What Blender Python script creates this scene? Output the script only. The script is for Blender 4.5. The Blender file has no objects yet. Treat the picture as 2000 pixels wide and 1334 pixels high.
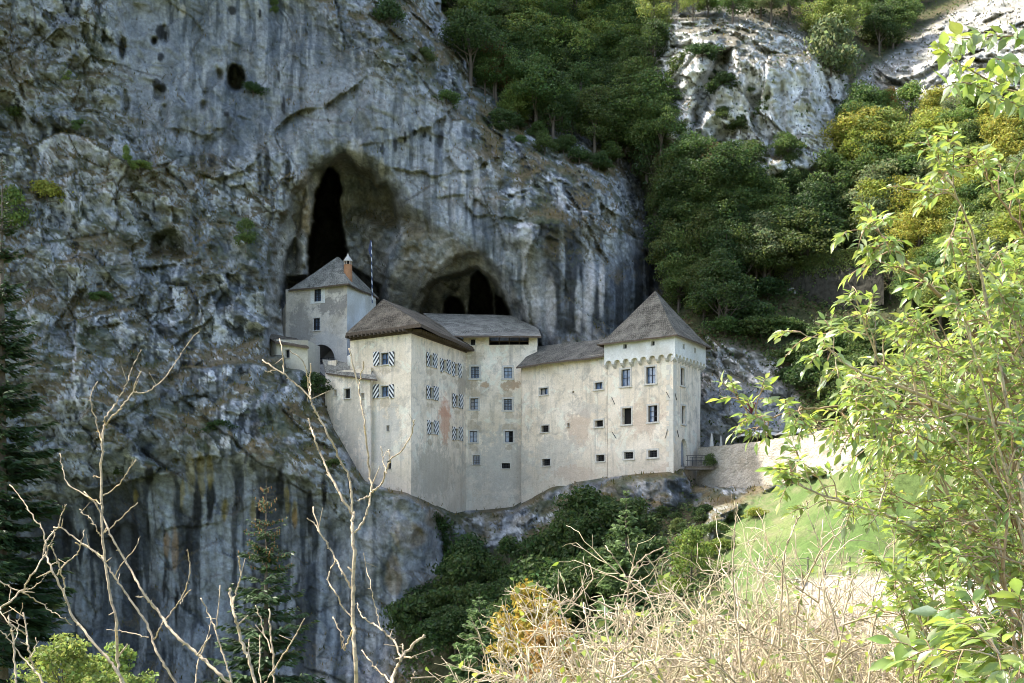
import bpy, bmesh, math, random
import numpy as np
from mathutils import Vector, Matrix

# ------------------------------------------------------------------ camera, world, sun, exposure
sc = bpy.context.scene
COL = sc.collection
F, HV = 2400.0, 1050.0          # focal length in photo pixels, horizon row
cam_d = bpy.data.cameras.new('camera')
cam = bpy.data.objects.new('camera', cam_d)
COL.objects.link(cam)
cam_d.sensor_width = 36.0
cam_d.lens = 36.0 * F / 2000.0
cam_d.shift_y = (HV - 667.0) / 2000.0
cam_d.clip_start = 0.1
cam_d.clip_end = 4000
cam.rotation_euler = (math.radians(90), 0, 0)
sc.camera = cam

SUN_EL, SUN_AZ = math.radians(53), math.radians(-75)      # azimuth from +Y towards +X
world = bpy.data.worlds.new('World')
sc.world = world
world.use_nodes = True
wn = world.node_tree
bg = wn.nodes['Background']
sky = wn.nodes.new('ShaderNodeTexSky')
sky.sky_type = 'NISHITA'
sky.sun_disc = False
sky.sun_elevation = SUN_EL
sky.sun_rotation = SUN_AZ
sky.air_density = 1.0
sky.dust_density = 3.0
sky.ozone_density = 0.6
wn.links.new(sky.outputs[0], bg.inputs[0])
bg.inputs[1].default_value = 0.15
sun_d = bpy.data.lights.new('sun', 'SUN')
sun_d.energy = 3.0
sun_d.angle = math.radians(0.5)
sun_d.color = (1.0, 0.94, 0.84)
sun = bpy.data.objects.new('sun', sun_d)
COL.objects.link(sun)
S = Vector((math.sin(SUN_AZ) * math.cos(SUN_EL), math.cos(SUN_AZ) * math.cos(SUN_EL), math.sin(SUN_EL)))
sun.rotation_euler = S.to_track_quat('Z', 'Y').to_euler()
sun.location = S * 200
vs = sc.view_settings
vs.view_transform = 'Standard'
vs.look = 'None'
vs.gamma = 1.0
vs.exposure = 1.95
sc.cycles.filter_width = 1.0
sc.cycles.max_bounces = 6
sc.cycles.diffuse_bounces = 3
sc.cycles.transparent_max_bounces = 4

# ------------------------------------------------------------------ helpers
def P(u, v, Y):
    return Vector(((u - 1000.0) / F * Y, Y, (HV - v) / F * Y))

def props(o, label=None, cat=None, group=None, kind=None):
    if label: o['label'] = label
    if cat: o['category'] = cat
    if group: o['group'] = group
    if kind: o['kind'] = kind
    return o

def ob(name, me, parent=None, loc=None):
    o = bpy.data.objects.new(name, me)
    COL.objects.link(o)
    if parent is not None:
        o.parent = parent
    if loc is not None:
        o.location = loc
    return o

def thing(name, label, cat, loc=(0, 0, 0), group=None, rz=0.0):
    o = bpy.data.objects.new(name, None)
    COL.objects.link(o)
    o.empty_display_size = 0.3
    o.location = loc
    o.rotation_euler = (0, 0, rz)
    return props(o, label, cat, group)

def np_mesh(name, V, Q, mats=(), smooth=False, col=None, midx=None, uv=None):
    """V (n,3), Q (m,k) faces of one size k"""
    V = np.asarray(V, dtype=np.float32); Q = np.asarray(Q, dtype=np.int32)
    me = bpy.data.meshes.new(name)
    k = Q.shape[1]
    me.vertices.add(len(V)); me.vertices.foreach_set('co', V.ravel())
    me.loops.add(Q.size); me.loops.foreach_set('vertex_index', Q.ravel())
    me.polygons.add(len(Q)); me.polygons.foreach_set('loop_start', np.arange(0, Q.size, k, dtype=np.int32))
    me.polygons.foreach_set('use_smooth', np.full(len(Q), smooth, dtype=bool))
    for m in mats: me.materials.append(m)
    if midx is not None: me.polygons.foreach_set('material_index', np.asarray(midx, dtype=np.int32))
    if col is not None:
        a = me.color_attributes.new('Col', 'FLOAT_COLOR', 'POINT')
        c = np.ones((len(V), 4), np.float32); c[:, :col.shape[1]] = col
        a.data.foreach_set('color', c.ravel())
    if uv is not None:
        l = me.uv_layers.new(name='UVMap')
        l.data.foreach_set('uv', np.asarray(uv, np.float32).ravel())
    me.update(calc_edges=True)
    return me

def py_mesh(name, V, Fc, mats, midx=None, smooth=False):
    me = bpy.data.meshes.new(name)
    me.from_pydata([tuple(v) for v in V], [], Fc)
    for m in mats: me.materials.append(m)
    if midx is not None:
        for p, i in zip(me.polygons, midx): p.material_index = i
    if smooth:
        for p in me.polygons: p.use_smooth = True
    me.update()
    return me

class Geo:
    """collects quads"""
    def __init__(s):
        s.V, s.Q, s.M, s.C, s.n = [], [], [], [], 0
    def add(s, V, Q, m=0, c=None):
        V = np.asarray(V, float).reshape(-1, 3); Q = np.asarray(Q, int).reshape(-1, 4)
        s.V.append(V); s.Q.append(Q + s.n); s.M.append(np.full(len(Q), m)); s.n += len(V)
        if c is None: c = np.ones((len(V), 3))
        s.C.append(np.broadcast_to(np.asarray(c, float), (len(V), 3)))
    def tube(s, pts, rad, n=5, m=0, c=None):
        pts = np.asarray([tuple(p) for p in pts], float); k = len(pts)
        rad = np.broadcast_to(np.asarray(rad, float), (k,))
        t = np.gradient(pts, axis=0); t /= np.linalg.norm(t, axis=1)[:, None] + 1e-9
        ref = np.where(np.abs(t[:, 2:3]) > 0.9, np.array([[1., 0, 0]]), np.array([[0, 0, 1.]]))
        a = np.cross(t, ref); a /= np.linalg.norm(a, axis=1)[:, None] + 1e-9
        b = np.cross(t, a)
        th = np.arange(n) * 2 * math.pi / n
        V = pts[:, None] + rad[:, None, None] * (np.cos(th)[None, :, None] * a[:, None] + np.sin(th)[None, :, None] * b[:, None])
        i = np.arange(k - 1)[:, None] * n; j = np.arange(n)[None]; jn = (j + 1) % n
        Q = np.stack([i + j, i + jn, i + n + jn, i + n + j], -1).reshape(-1, 4)
        V = V.reshape(-1, 3)
        # end cap collapsed to a point
        V = np.vstack([V, pts[-1:]]); e = len(V) - 1; o0 = (k - 1) * n
        cap = [[o0 + q, o0 + (q + 1) % n, e, e] for q in range(0, n)]
        cap = [[o0 + q, o0 + (q + 1) % n, o0 + (q + 2) % n, e] for q in range(0, n - 1, 2)] if n >= 4 else []
        if cap: Q = np.vstack([Q, cap])
        s.add(V, Q, m, c)
    def mesh(s, name, mats, smooth=False, col=False):
        return np_mesh(name, np.vstack(s.V), np.vstack(s.Q), mats, smooth, np.vstack(s.C) if col else None, np.concatenate(s.M))

def smooth(e0, e1, x):
    t = np.clip((x - e0) / (e1 - e0), 0, 1)
    return t * t * (3 - 2 * t)

# ---- numpy noise
def _h(ix, iy, iz, s):
    n = (ix.astype(np.int64) * 0x8da6b343 ^ iy.astype(np.int64) * 0xd8163841 ^ iz.astype(np.int64) * 0xcb1ab31f ^ (s * 0x9e3779b1)) & 0xffffffff
    n = ((n ^ (n >> 13)) * 0x5bd1e995) & 0xffffffff
    n = ((n ^ (n >> 15)) * 0x27d4eb2d) & 0xffffffff
    n ^= n >> 15
    return n.astype(np.float64) / 4294967296.0

def vnoise(x, y, z, s=0):
    ix, iy, iz = np.floor(x), np.floor(y), np.floor(z)
    fx, fy, fz = x - ix, y - iy, z - iz
    fx, fy, fz = [f * f * f * (f * (f * 6 - 15) + 10) for f in (fx, fy, fz)]
    r = 0
    for dx in (0, 1):
        wx = fx if dx else 1 - fx
        for dy in (0, 1):
            wy = fy if dy else 1 - fy
            for dz in (0, 1):
                wz = fz if dz else 1 - fz
                r = r + wx * wy * wz * _h(ix + dx, iy + dy, iz + dz, s)
    return r * 2 - 1

def fbm(x, y, z, oct=4, s=0, gain=0.5, ridged=False):
    a, t, r = 1.0, 0.0, 0
    for o in range(oct):
        k = 2.03 ** o
        n = vnoise(x * k, y * k, z * k, s + o * 17)
        if ridged: n = 1 - 2 * np.abs(n)
        r = r + a * n; t += a; a *= gain
    return r / t * 1.5

def facets(x, z, sx, sz, seed):
    """fractured rock: random tilted planes per Voronoi cell; returns height and crack distance"""
    x = x / sx; z = z / sz
    ix, iz = np.floor(x), np.floor(z)
    f1 = np.full(x.shape, 9.0); f2 = f1.copy(); hgt = np.zeros(x.shape)
    o = np.zeros(x.shape)
    for dx in (-1, 0, 1):
        for dz in (-1, 0, 1):
            cx, cz = ix + dx, iz + dz
            px = cx + _h(cx, cz, o, seed); pz = cz + _h(cx, cz, o, seed + 1)
            ex, ez = x - px, z - pz
            d = ex * ex + ez * ez
            hh = (_h(cx, cz, o, seed + 2) - .5) * 1.1 + ex * (_h(cx, cz, o, seed + 3) - .5) * 1.8 + ez * (_h(cx, cz, o, seed + 4) - .35) * 1.8
            near = d < f1
            f2 = np.where(near, f1, np.minimum(f2, d)); hgt = np.where(near, hh, hgt); f1 = np.where(near, d, f1)
    return hgt, np.sqrt(f2) - np.sqrt(f1)

def sd_poly(u, v, pts):
    """signed distance to a closed polygon, negative inside"""
    d = np.full(u.shape, 1e9); ins = np.zeros(u.shape, bool)
    n = len(pts)
    for i in range(n):
        ax, ay = pts[i]; bx, by = pts[(i + 1) % n]
        ex, ey = bx - ax, by - ay
        t = np.clip(((u - ax) * ex + (v - ay) * ey) / (ex * ex + ey * ey + 1e-9), 0, 1)
        d = np.minimum(d, (u - ax - t * ex) ** 2 + (v - ay - t * ey) ** 2)
        if ay != by:
            c = ((ay <= v) & (v < by)) | ((by <= v) & (v < ay))
            ins ^= c & (u < ax + (v - ay) / (by - ay) * ex)
    d = np.sqrt(d)
    return np.where(ins, -d, d)

def d_line(u, v, pts):
    """distance to a polyline and the side (positive = below / right of it)"""
    d = np.full(u.shape, 1e9); side = np.zeros(u.shape)
    for (ax, ay), (bx, by) in zip(pts[:-1], pts[1:]):
        ex, ey = bx - ax, by - ay
        t = np.clip(((u - ax) * ex + (v - ay) * ey) / (ex * ex + ey * ey + 1e-9), 0, 1)
        q = np.sqrt((u - ax - t * ex) ** 2 + (v - ay - t * ey) ** 2)
        s_ = ex * (v - ay) - ey * (u - ax)
        near = q < d
        side = np.where(near, np.sign(s_), side); d = np.where(near, q, d)
    return d, side

def tps(ctrl, u, v):
    c = np.asarray(ctrl, float); x = c[:, :2] / 500.0; n = len(c)
    def K(r2): return 0.5 * r2 * np.log(r2 + 1e-9)
    A = np.zeros((n + 3, n + 3))
    A[:n, :n] = K(((x[:, None] - x[None]) ** 2).sum(-1)) + np.eye(n) * 1e-3
    A[:n, n] = 1; A[:n, n + 1:] = x; A[n, :n] = 1; A[n + 1:, :n] = x.T
    w = np.linalg.solve(A, np.concatenate([c[:, 2], np.zeros(3)]))
    out = w[n] + w[n + 1] * u / 500. + w[n + 2] * v / 500.
    for i in range(n):
        out = out + w[i] * K((u / 500. - x[i, 0]) ** 2 + (v / 500. - x[i, 1]) ** 2)
    return out

# ---- material node helper
class NT:
    def __init__(s, name):
        s.m = bpy.data.materials.new(name); s.m.use_nodes = True
        s.t = s.m.node_tree; s.t.nodes.clear()
        s.out = s.t.nodes.new('ShaderNodeOutputMaterial')
    def n(s, typ, ins=None, **kw):
        nd = s.t.nodes.new('ShaderNode' + typ)
        for k, v in kw.items(): setattr(nd, k, v)
        for k, v in (ins or {}).items(): s.set(nd.inputs[k], v)
        return nd
    def set(s, sock, v):
        if isinstance(v, bpy.types.NodeSocket): s.t.links.new(v, sock)
        elif isinstance(v, bpy.types.Node): s.t.links.new(v.outputs[0], sock)
        else:
            if isinstance(v, (tuple, list)) and len(v) == 3 and sock.type == 'RGBA': v = (*v, 1)
            sock.default_value = v
    def coord(s, which='Object', scale=(1, 1, 1), rot=(0, 0, 0), loc=(0, 0, 0)):
        c = s.n('TexCoord')
        return s.n('Mapping', {0: c.outputs[which], 'Scale': scale, 'Rotation': rot, 'Location': loc})
    def noise(s, vec, scale, detail=4, rough=0.55, dist=0.0):
        return s.n('TexNoise', {'Vector': vec, 'Scale': scale, 'Detail': detail, 'Roughness': rough, 'Distortion': dist})
    def ramp(s, fac, stops, interp='LINEAR'):
        r = s.n('ValToRGB', {0: fac}); e = r.color_ramp.elements; r.color_ramp.interpolation = interp
        while len(e) < len(stops): e.new(0.5)
        for x, (p, c) in zip(e, stops):
            x.position = p; x.color = (c, c, c, 1) if not isinstance(c, (tuple, list)) else (*c, 1)
        return r
    def mix(s, fac, a, b, mode='MIX'):
        nd = s.t.nodes.new('ShaderNodeMix'); nd.data_type = 'RGBA'; nd.blend_type = mode
        s.set(nd.inputs[0], fac); s.set(nd.inputs[6], a); s.set(nd.inputs[7], b)
        return nd.outputs[2]
    def math(s, op, a, b=0.0, clamp=False):
        nd = s.t.nodes.new('ShaderNodeMath'); nd.operation = op; nd.use_clamp = clamp
        s.set(nd.inputs[0], a); s.set(nd.inputs[1], b)
        return nd.outputs[0]
    def bump(s, h, strength=0.5, dist=0.1, normal=None):
        d = {'Height': h, 'Strength': strength, 'Distance': dist}
        if normal is not None: d['Normal'] = normal
        return s.n('Bump', d)
    def bsdf(s, color, rough=0.85, normal=None, spec=0.3, metal=0.0):
        d = {'Base Color': color, 'Roughness': rough, 'Specular IOR Level': spec, 'Metallic': metal}
        if normal is not None: d['Normal'] = normal
        b = s.n('BsdfPrincipled', d)
        s.t.links.new(b.outputs[0], s.out.inputs[0])
        return b
    def leaf(s, color, trans=0.35, rough=0.5, spec=0.3, tcol=None):
        b = s.n('BsdfPrincipled', {'Base Color': color, 'Roughness': rough, 'Specular IOR Level': spec})
        t = s.n('BsdfTranslucent', {'Color': tcol if tcol is not None else color})
        x = s.n('MixShader', {0: trans, 1: b.outputs[0], 2: t.outputs[0]})
        s.t.links.new(x.outputs[0], s.out.inputs[0])

def simple(name, c, rough=0.8, spec=0.3, metal=0.0, var=0.25, scale=3.0, bump=0.0, stretch=(1, 1, 1)):
    k = NT(name); co = k.coord(scale=stretch)
    n = k.noise(co, scale, 5, 0.6)
    r = k.ramp(n, [(0.25, tuple(x * (1 - var) for x in c)), (0.75, tuple(min(1, x * (1 + var)) for x in c))])
    k.bsdf(r, rough, k.bump(n, 0.6, bump) if bump else None, spec, metal)
    return k.m

def attr_mat(name, rough, fine, fscale, bumpd, bscale, stretch=(1, 1, 1)):
    """rock and ground: mineral, stain and painted-in shade colours come from the mesh attribute, fine grain and relief from noise"""
    k = NT(name)
    a = k.n('Attribute', attribute_name='Col')
    co = k.coord(scale=stretch)
    n = k.noise(co, fscale, 6, 0.65)
    g = k.ramp(n, [(0.28, 1 - fine), (0.72, 1 + fine * 0.8)])
    c = k.mix(1.0, a.outputs['Color'], g.outputs[0], 'MULTIPLY')
    n2 = k.noise(co, bscale, 8, 0.7, 0.0)
    n3 = k.noise(co, bscale * 3.3, 5, 0.6)
    rg = k.math('ABSOLUTE', k.math('SUBTRACT', n3, .5))
    hh = k.math('ADD', n2, k.math('MULTIPLY', rg, -1.3))
    k.bsdf(c, rough, k.bump(hh, 0.6, bumpd), 0.2)
    return k.m

def leaf_mat(name, c, c2, trans=0.5, rough=0.5, spec=0.25):
    """leaf colour varies leaf by leaf (mesh attribute) and plant by plant"""
    k = NT(name)
    a = k.n('Attribute', attribute_name='Col')
    oi = k.n('ObjectInfo')
    x = k.mix(oi.outputs['Random'], c, c2)
    y = k.mix(1.0, x, a.outputs['Color'], 'MULTIPLY')
    k.leaf(y, trans, rough, spec)
    return k.m
# ------------------------------------------------------------------ terrain: cliff, hillside, meadow, valley
def axis(lo, f0, f1, hi, fine, coarse):
    a = np.arange(lo, f0, coarse); b = np.arange(f0, f1, fine); c = np.arange(f1, hi + 1, coarse)
    return np.concatenate([a, b, c])
GU = axis(-420, -24, 2024, 2400, 2.6, 22)
GV = axis(-620, -24, 1350, 1420, 2.6, 22)
NU, NV = len(GU), len(GV)
U, Vv = [g.ravel() for g in np.meshgrid(GU, GV)]

CA = [(-420,-620,119),(0,-620,121),(400,-620,131),(900,-620,190),(-420,-250,117),(0,-250,120),(350,-250,127),(700,-250,146),(900,-250,175),  # unseen upper cliff drawn forward here so that it shades the castle
 (-420,0,112),(0,0,124),(200,0,126),(400,0,130),(600,0,134),(760,0,140),(870,0,148),
 (-420,300,106),(0,300,119),(200,300,123),(400,300,128),(520,300,129.5),(650,285,129.5),(800,300,131.5),(900,200,136),(1000,235,140),(1000,400,132.5),(1100,270,143),(1200,300,146),(1200,420,138.5),(1262,420,145),
 (1100,400,133.5),(1150,560,131.5),(1250,560,137),(1290,540,143),(1060,520,131.5),(1200,650,131),(1290,680,134),
 (0,600,114),(-420,600,102),(150,600,117),(300,600,120),(450,600,122.5),(500,560,124.5),(600,450,131),(700,450,132.5),(800,480,133.5),(900,480,132),
 (0,880,109),(-420,900,98),(200,850,111.5),(420,830,114.5),(520,720,120.5),(560,740,120.8),(600,800,119.5),(640,860,119),(690,930,118),(600,920,115.5),
 (300,980,116.5),(150,1000,115.5),(500,1000,116.8),(300,1200,118),(100,1200,116),(560,1200,117),(300,1334,116.5),(0,1334,110),(-420,1400,92),
 (700,1000,116.6),(760,957,116.4),(800,962,115.6),(820,1040,115.2),(780,1150,115.8),(700,1150,116.4),(760,1250,116),(640,1334,115),
 (845,985,118.8),(885,1000,123.6),(950,1000,125.6),(1015,985,125.8),(1060,950,123.4),(1187,935,117.8),(1315,922,113.4),(1340,940,114.5),
 (890,1080,121),(960,1060,121.5),(1010,1040,121.5),(1060,1010,120.5),(900,1180,113),(1000,1120,115),(1100,1080,112),(1200,1000,113),(860,1260,108),(880,1334,101),(1000,1250,101),(1100,1334,88),
 (1250,1150,98),(1250,1040,109),(1320,1050,104),(1345,985,113),(1250,1000,113),
 (900,800,138),(720,800,127),(1100,800,132),(1250,800,126),(800,800,131),(1330,800,127),(1000,700,138),(700,640,138),
 (1359,957,116),(1440,950,112.2),(1530,942,105.5),(1592,922,99.5),(1655,895,90.5),(1695,857,84),(1800,850,80),(2000,850,75),(2400,850,70),
 (1400,1060,98),(1390,1000,106),(1450,980,105),(1500,1000,98),(1600,1000,88),(1720,1110,78),(1500,1110,84),(2000,1000,70),(2000,1110,66),(1400,1160,84),(1700,1200,70),(1400,1334,66),(1700,1334,54),(2000,1334,48),(2400,1400,45)]
CB = [(850,-620,225),(1300,-620,250),(1800,-620,245),(2400,-620,225),(860,0,168),(1000,0,172),(1250,0,172),(1450,0,168),(1650,10,176),(1800,0,185),(2000,0,160),(2400,0,140),
 (900,150,158),(1100,150,160),(1250,150,160),(1300,60,156),(1450,50,152),(1600,100,150),(1350,200,148),(1500,200,147),(1620,250,148.5),(1700,130,160),(1900,120,148),
 (1300,310,145),(1450,310,144),(1600,320,145),(1750,300,147),(2000,300,132),(1250,400,151),(1350,450,142),(1550,450,141),(1700,480,137),(2000,450,122),(2400,400,112),
 (1300,560,142),(1450,580,136),(1550,520,139),(1700,600,130),(2000,600,114),(2400,600,104),(1270,650,137),(1350,680,129),(1450,700,127),(1600,720,124),(1800,720,118),(2000,750,108),
 (1340,860,123),(1380,860,122.5),(1480,850,119.5),(1600,830,115),(1750,810,108),(2000,800,100),(2400,800,95),(1400,960,123),(1600,950,112),(1800,860,100)]
YA = tps(CA, U, Vv); YB = tps(CB, U, Vv)

# boundary of the front layer (cliff + lower ground) against the hillside behind it
NOSE = [(800,-620),(846,-100),(866,40),(905,110),(932,168),(1010,222),(1090,250),(1165,272),(1232,306),(1258,380),(1284,470),(1298,555),(1262,640),(1330,700),(1330,900),(1352,948),
        (1440,951),(1530,943),(1592,924),(1655,897),(1695,862),(1740,853),(1800,846),(2000,838),(2420,826),(2420,1500),(-460,1500),(-460,-660)]
wob = 7 * fbm(U / 40, Vv / 40, U * 0, 4, 5) * (Vv < 640) + 2 * fbm(U / 10, Vv / 10, U * 0, 2, 6)
sdn = sd_poly(U, Vv, NOSE) + wob
front = smooth(3.5, -3.5, sdn)
# rounding of the nose so that it turns away before the silhouette
turn = smooth(110, 0, -sdn) ** 2 * (Vv < 660) * smooth(760, 900, U)
YA = YA + 7 * turn

# rough and smooth zones of the rock
def zone(pts, soft):
    return smooth(soft, -soft, sd_poly(U, Vv, pts))
SMOOTH1 = zone([(215,0),(540,-40),(640,40),(720,140),(900,200),(930,330),(1010,480),(1120,520),(1250,470),(1290,560),(1250,680),(1040,680),(900,470),(560,330),(520,300),(380,330),(240,200)], 45)
SMOOTH2 = zone([(40,1010),(140,965),(300,930),(420,900),(560,925),(640,1010),(690,1080),(640,1334),(60,1350)], 35)
PILLAR = zone([(690,985),(800,975),(860,1030),(880,1120),(800,1160),(760,1334),(640,1334),(660,1080)], 25)
RECESS = zone([(522,700),(526,560),(532,500),(545,440),(572,378),(618,330),(672,312),(722,335),(765,378),(800,415),(850,452),(912,486),(958,520),(1002,575),(1050,655),(1050,720)], 14)
CASTLE = zone([(600,720),(640,735),(660,830),(716,936),(760,948),(800,955),(845,980),(890,1000),(1000,988),(1075,944),(1187,920),(1310,908),(1340,880),(1340,760),(1190,735),(1040,735),(930,720),(740,700),(660,720)], 14)
MEADOW = smooth(8, -8, 9 * fbm(U / 22, Vv / 22, U * 0, 3, 7) + sd_poly(U, Vv, [(1392,1075),(1400,1030),(1450,985),(1530,943),(1600,921),(1660,893),(1697,855),(1800,848),(2420,838),(2420,1130),(1900,1126),(1560,1132),(1545,1240),(1450,1210),(1400,1130)]))
PATH = zone([(1556,1136),(1640,1126),(1760,1124),(2000,1124),(2420,1130),(2420,1230),(2000,1230),(1740,1262),(1640,1262),(1552,1220)], 10)
VALLEY = zone([(872,1020),(930,1075),(1010,1060),(1090,1020),(1190,990),(1290,1000),(1350,970),(1380,1010),(1385,1110),(1430,1160),(1500,1220),(1700,1270),(2000,1310),(2420,1340),(2420,1500),(820,1500),(800,1334),(770,1260),(800,1165),(870,1140),(885,1080)], 14)
OUT = zone([(1262,70),(1310,20),(1400,5),(1480,20),(1570,60),(1640,170),(1640,280),(1600,330),(1500,345),(1420,300),(1380,250),(1330,290),(1290,250),(1262,150)], 14)   # pale outcrop
OUT2 = zone([(1640,190),(1720,120),(1800,60),(1900,0),(2000,-40),(2420,-60),(2420,200),(1990,190),(1880,165),(1800,200),(1700,205)], 14)
LOWROCK = zone([(1360,690),(1420,670),(1500,700),(1560,780),(1540,850),(1450,860),(1370,890)], 18)
SMALLROCK = zone([(1110,130),(1145,118),(1165,170),(1150,230),(1120,245),(1105,200)], 14)
rough = np.clip(1 - 0.8 * SMOOTH1 - 0.85 * SMOOTH2 - 0.6 * PILLAR - 0.5 * RECESS, 0.12, 1)
hillrock = np.clip(OUT + OUT2 + LOWROCK + SMALLROCK, 0, 1)

Y0 = YA * front + YB * (1 - front)
X0, Z0 = (U - 1000) / F * Y0, (HV - Vv) / F * Y0
w1 = fbm(X0 / 5, Y0 / 9, Z0 / 5, 4, 30); w2 = fbm(X0 / 5, Y0 / 9, Z0 / 5, 4, 40)
# slanted bedding: shear the cell space
qx = X0 + 0.35 * Z0 + 0.8 * w1; qz = Z0 - 0.25 * X0 + 0.8 * w2
fA, kA = facets(qx, qz, 7.0, 9.5, 100)
fB, kB = facets(qx + .35 * w2, qz, 2.3, 3.4, 200)
fC, kC = facets(qx, qz, 0.85, 1.15, 300)
fD, kD = facets(qx, qz, 0.38, 0.5, 400)
flute = fbm(X0 / 1.1 + w1, Y0 / 8, Z0 / 14, 4, 60)
bulk = fbm(X0 / 13, Y0 / 13, Z0 / 13, 5, 70)
med = fbm(X0 / 2.2, Y0 / 3, Z0 / 2.2, 5, 75)
rdg = fbm((X0 * .8 + Z0 * .6) / 2.4 + .5 * w1, Y0 / 5, (Z0 * .8 - X0 * .6) / 5.5 + .5 * w2, 5, 80, .55, True)
rdg2 = fbm(X0 / 1.6, Y0 / 3, Z0 / 1.3, 5, 90, .6, True)
fmask = .35 + .65 * smooth(-.3, .4, bulk + .4 * w2)
rdgL = fbm((X0 * .75 + Z0 * .55) / 6 + .4 * w1, Y0 / 9, (Z0 * .75 - X0 * .55) / 15 + .4 * w2, 4, 84, .5, True)
disp = (1.2 * fA + (1.1 * fB + 0.34 * fC) * fmask + 0.12 * fD * fmask + 0.7 * rdg + 0.22 * rdg2 + 1.5 * rdgL) * rough + (0.6 * flute + 0.4 * fA + 0.30 * fB + .12 * fC) * (1 - rough) + 0.4 * med * (0.35 + rough * .65) + 1.3 * bulk
disp -= .5 * smooth(.0, .45, w1) * smooth(0.09, 0.0, kA) * rough
soft_ground = np.clip(MEADOW + PATH + VALLEY * 0.7, 0, 1) * front
hill_soft = (1 - front) * (1 - hillrock)
rockamp = front * (1 - 0.92 * soft_ground) * (1 - 0.93 * CASTLE) + (1 - front) * (0.3 + 1.0 * hillrock)
nearbase = smooth(28, 6, np.abs(sd_poly(U, Vv, [(640,735),(660,830),(720,925),(760,945),(800,950),(845,970),(890,988),(1000,975),(1080,935),(1187,920),(1310,910),(1340,900),(1300,860),(1000,900),(800,860)]))) * front
rockamp = rockamp * (1 - 0.85 * nearbase)
Y = Y0 - disp * rockamp
Y -= soft_ground * (0.12 * med + 0.25 * bulk)
Y += 5.0 * CASTLE * front + 1.5 * nearbase

# ledges and overhanging steps: the rock below each line is set back
n_step = fbm(X0 / 1.2, Y0 / 3, Z0 / 1.2, 3, 95)
def step(pts, amp, w, n=1.0):
    global Y
    d, sd = d_line(U + 9 * w1 * n + 4 * med, Vv + 9 * w2 * n + 5 * n_step, pts)
    br = .15 + .75 * smooth(-.25, .35, w1 * .8 + .7 * med + .3 * n_step)
    Y = Y + np.where(sd > 0, amp * br * np.exp(-d / w), -0.3 * amp * br * np.exp(-d / (w * .5))) * front
for pts, amp, w in [
    ([(735,278),(775,275),(812,255),(850,243),(900,205),(930,165)], 1.3, 30), ([(735,325),(800,338),(860,342),(920,332),(960,318),(1010,315)], .9, 22),
    ([(870,388),(915,386),(955,382),(1005,385),(1030,375)], .7, 16), ([(915,402),(935,425),(975,432),(1020,432),(1045,420),(1055,400)], .8, 14),
    ([(640,440),(900,430),(960,440),(1010,440)], .0, 14), ([(180,215),(230,225),(270,222),(330,252),(400,262),(420,258)], .8, 18),
    ([(380,335),(430,345),(480,335),(520,280),(540,255),(580,220),(640,205),(690,170)], 1.2, 26), ([(20,965),(90,955),(140,972),(200,950),(300,925),(330,905),(420,895),(470,905),(530,915),(600,935),(650,990)], 1.5, 60),
    ([(300,1030),(365,1028),(420,1024)], .5, 14), ([(90,660),(150,575),(152,562),(190,552)], 1.2, 26), ([(210,640),(330,610),(420,560),(470,530)], .9, 20),
    ([(240,740),(330,735),(380,720)], .8, 18), ([(170,870),(280,800),(430,770),(480,700)], .9, 20), ([(560,800),(600,840),(650,870)], .8, 18),
    ([(1040,640),(1030,560),(1040,480),(1060,430)], .9, 22), ([(1120,620),(1135,540),(1150,470)], .9, 20), ([(1140,340),(1180,400),(1230,430),(1280,520)], 1.0, 24), ([(1050,330),(1100,360),(1160,450),(1190,520)], 1.0, 22),
    ([(1250,200),(1300,230),(1340,160),(1370,90)], 0, 1)]:
    step(pts, amp, w)

def carve(pts, depth, soft, warp=6):
    global Y
    m = smooth(soft, -soft, sd_poly(U + warp * med, Vv + warp * w1, pts))
    Y = Y + depth * m
    return m
ellipse = lambda cu, cv, a, b, k=14: [(cu + a * math.cos(t * 2 * math.pi / k), cv + b * math.sin(t * 2 * math.pi / k)) for t in range(k)]
# great arch recess, floor deepening to the right of its left pier
sd1 = sd_poly(U, Vv, [(522,700),(526,560),(532,500),(545,440),(572,378),(618,330),(672,312),(720,335),(760,380),(778,430),(765,500),(748,580),(748,700)]) + 14 * med + 8 * w1
sd2 = sd_poly(U, Vv, [(780,700),(800,610),(835,548),(885,512),(935,500),(972,528),(1008,580),(1052,660),(1052,720)]) + 10 * med + 6 * w1
arch_in = sd_poly(U, Vv, [(522,700),(526,560),(532,500),(545,440),(572,378),(618,330),(672,312),(722,335),(765,378),(800,415),(850,452),(912,486),(958,520),(1002,575),(1050,655),(1050,720)])
depth_in = smooth(8, -90, arch_in + 10 * flute + 8 * w1)
Y += .5 * RECESS + 3.4 * smooth(8, -9, sd1) + .8 * smooth(26, -10, sd1) + 2.8 * smooth(4, -90, sd1) + 2.0 * smooth(8, -9, sd2) + 1.6 * smooth(4, -70, sd2) + 1.8 * depth_in * smooth(520, 620, Vv)
TOWERGAP = carve([(553,590),(562,545),(600,540),(680,520),(742,560),(745,720),(560,720)], 7.0, 5, 2)
HOLE = carve([(612,560),(611,505),(603,470),(607,440),(619,415),(617,380),(628,345),(648,327),(663,343),(662,380),(672,420),(670,455),(678,490),(673,520),(690,560)], 24, 5, 11)
VAULT = carve([(636,330),(668,314),(704,322),(738,350),(775,398),(812,432),(770,436),(715,430),(676,440),(660,400)], 5.0, 32, 12)
carve([(548,600),(550,560),(560,500),(575,470),(585,520),(575,600)], 3, 8)
Y -= 2.2 * zone(ellipse(597, 430, 14, 90), 10) + 1.8 * zone(ellipse(585, 520, 18, 60), 12)      # flowstone columns of the left pier
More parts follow.
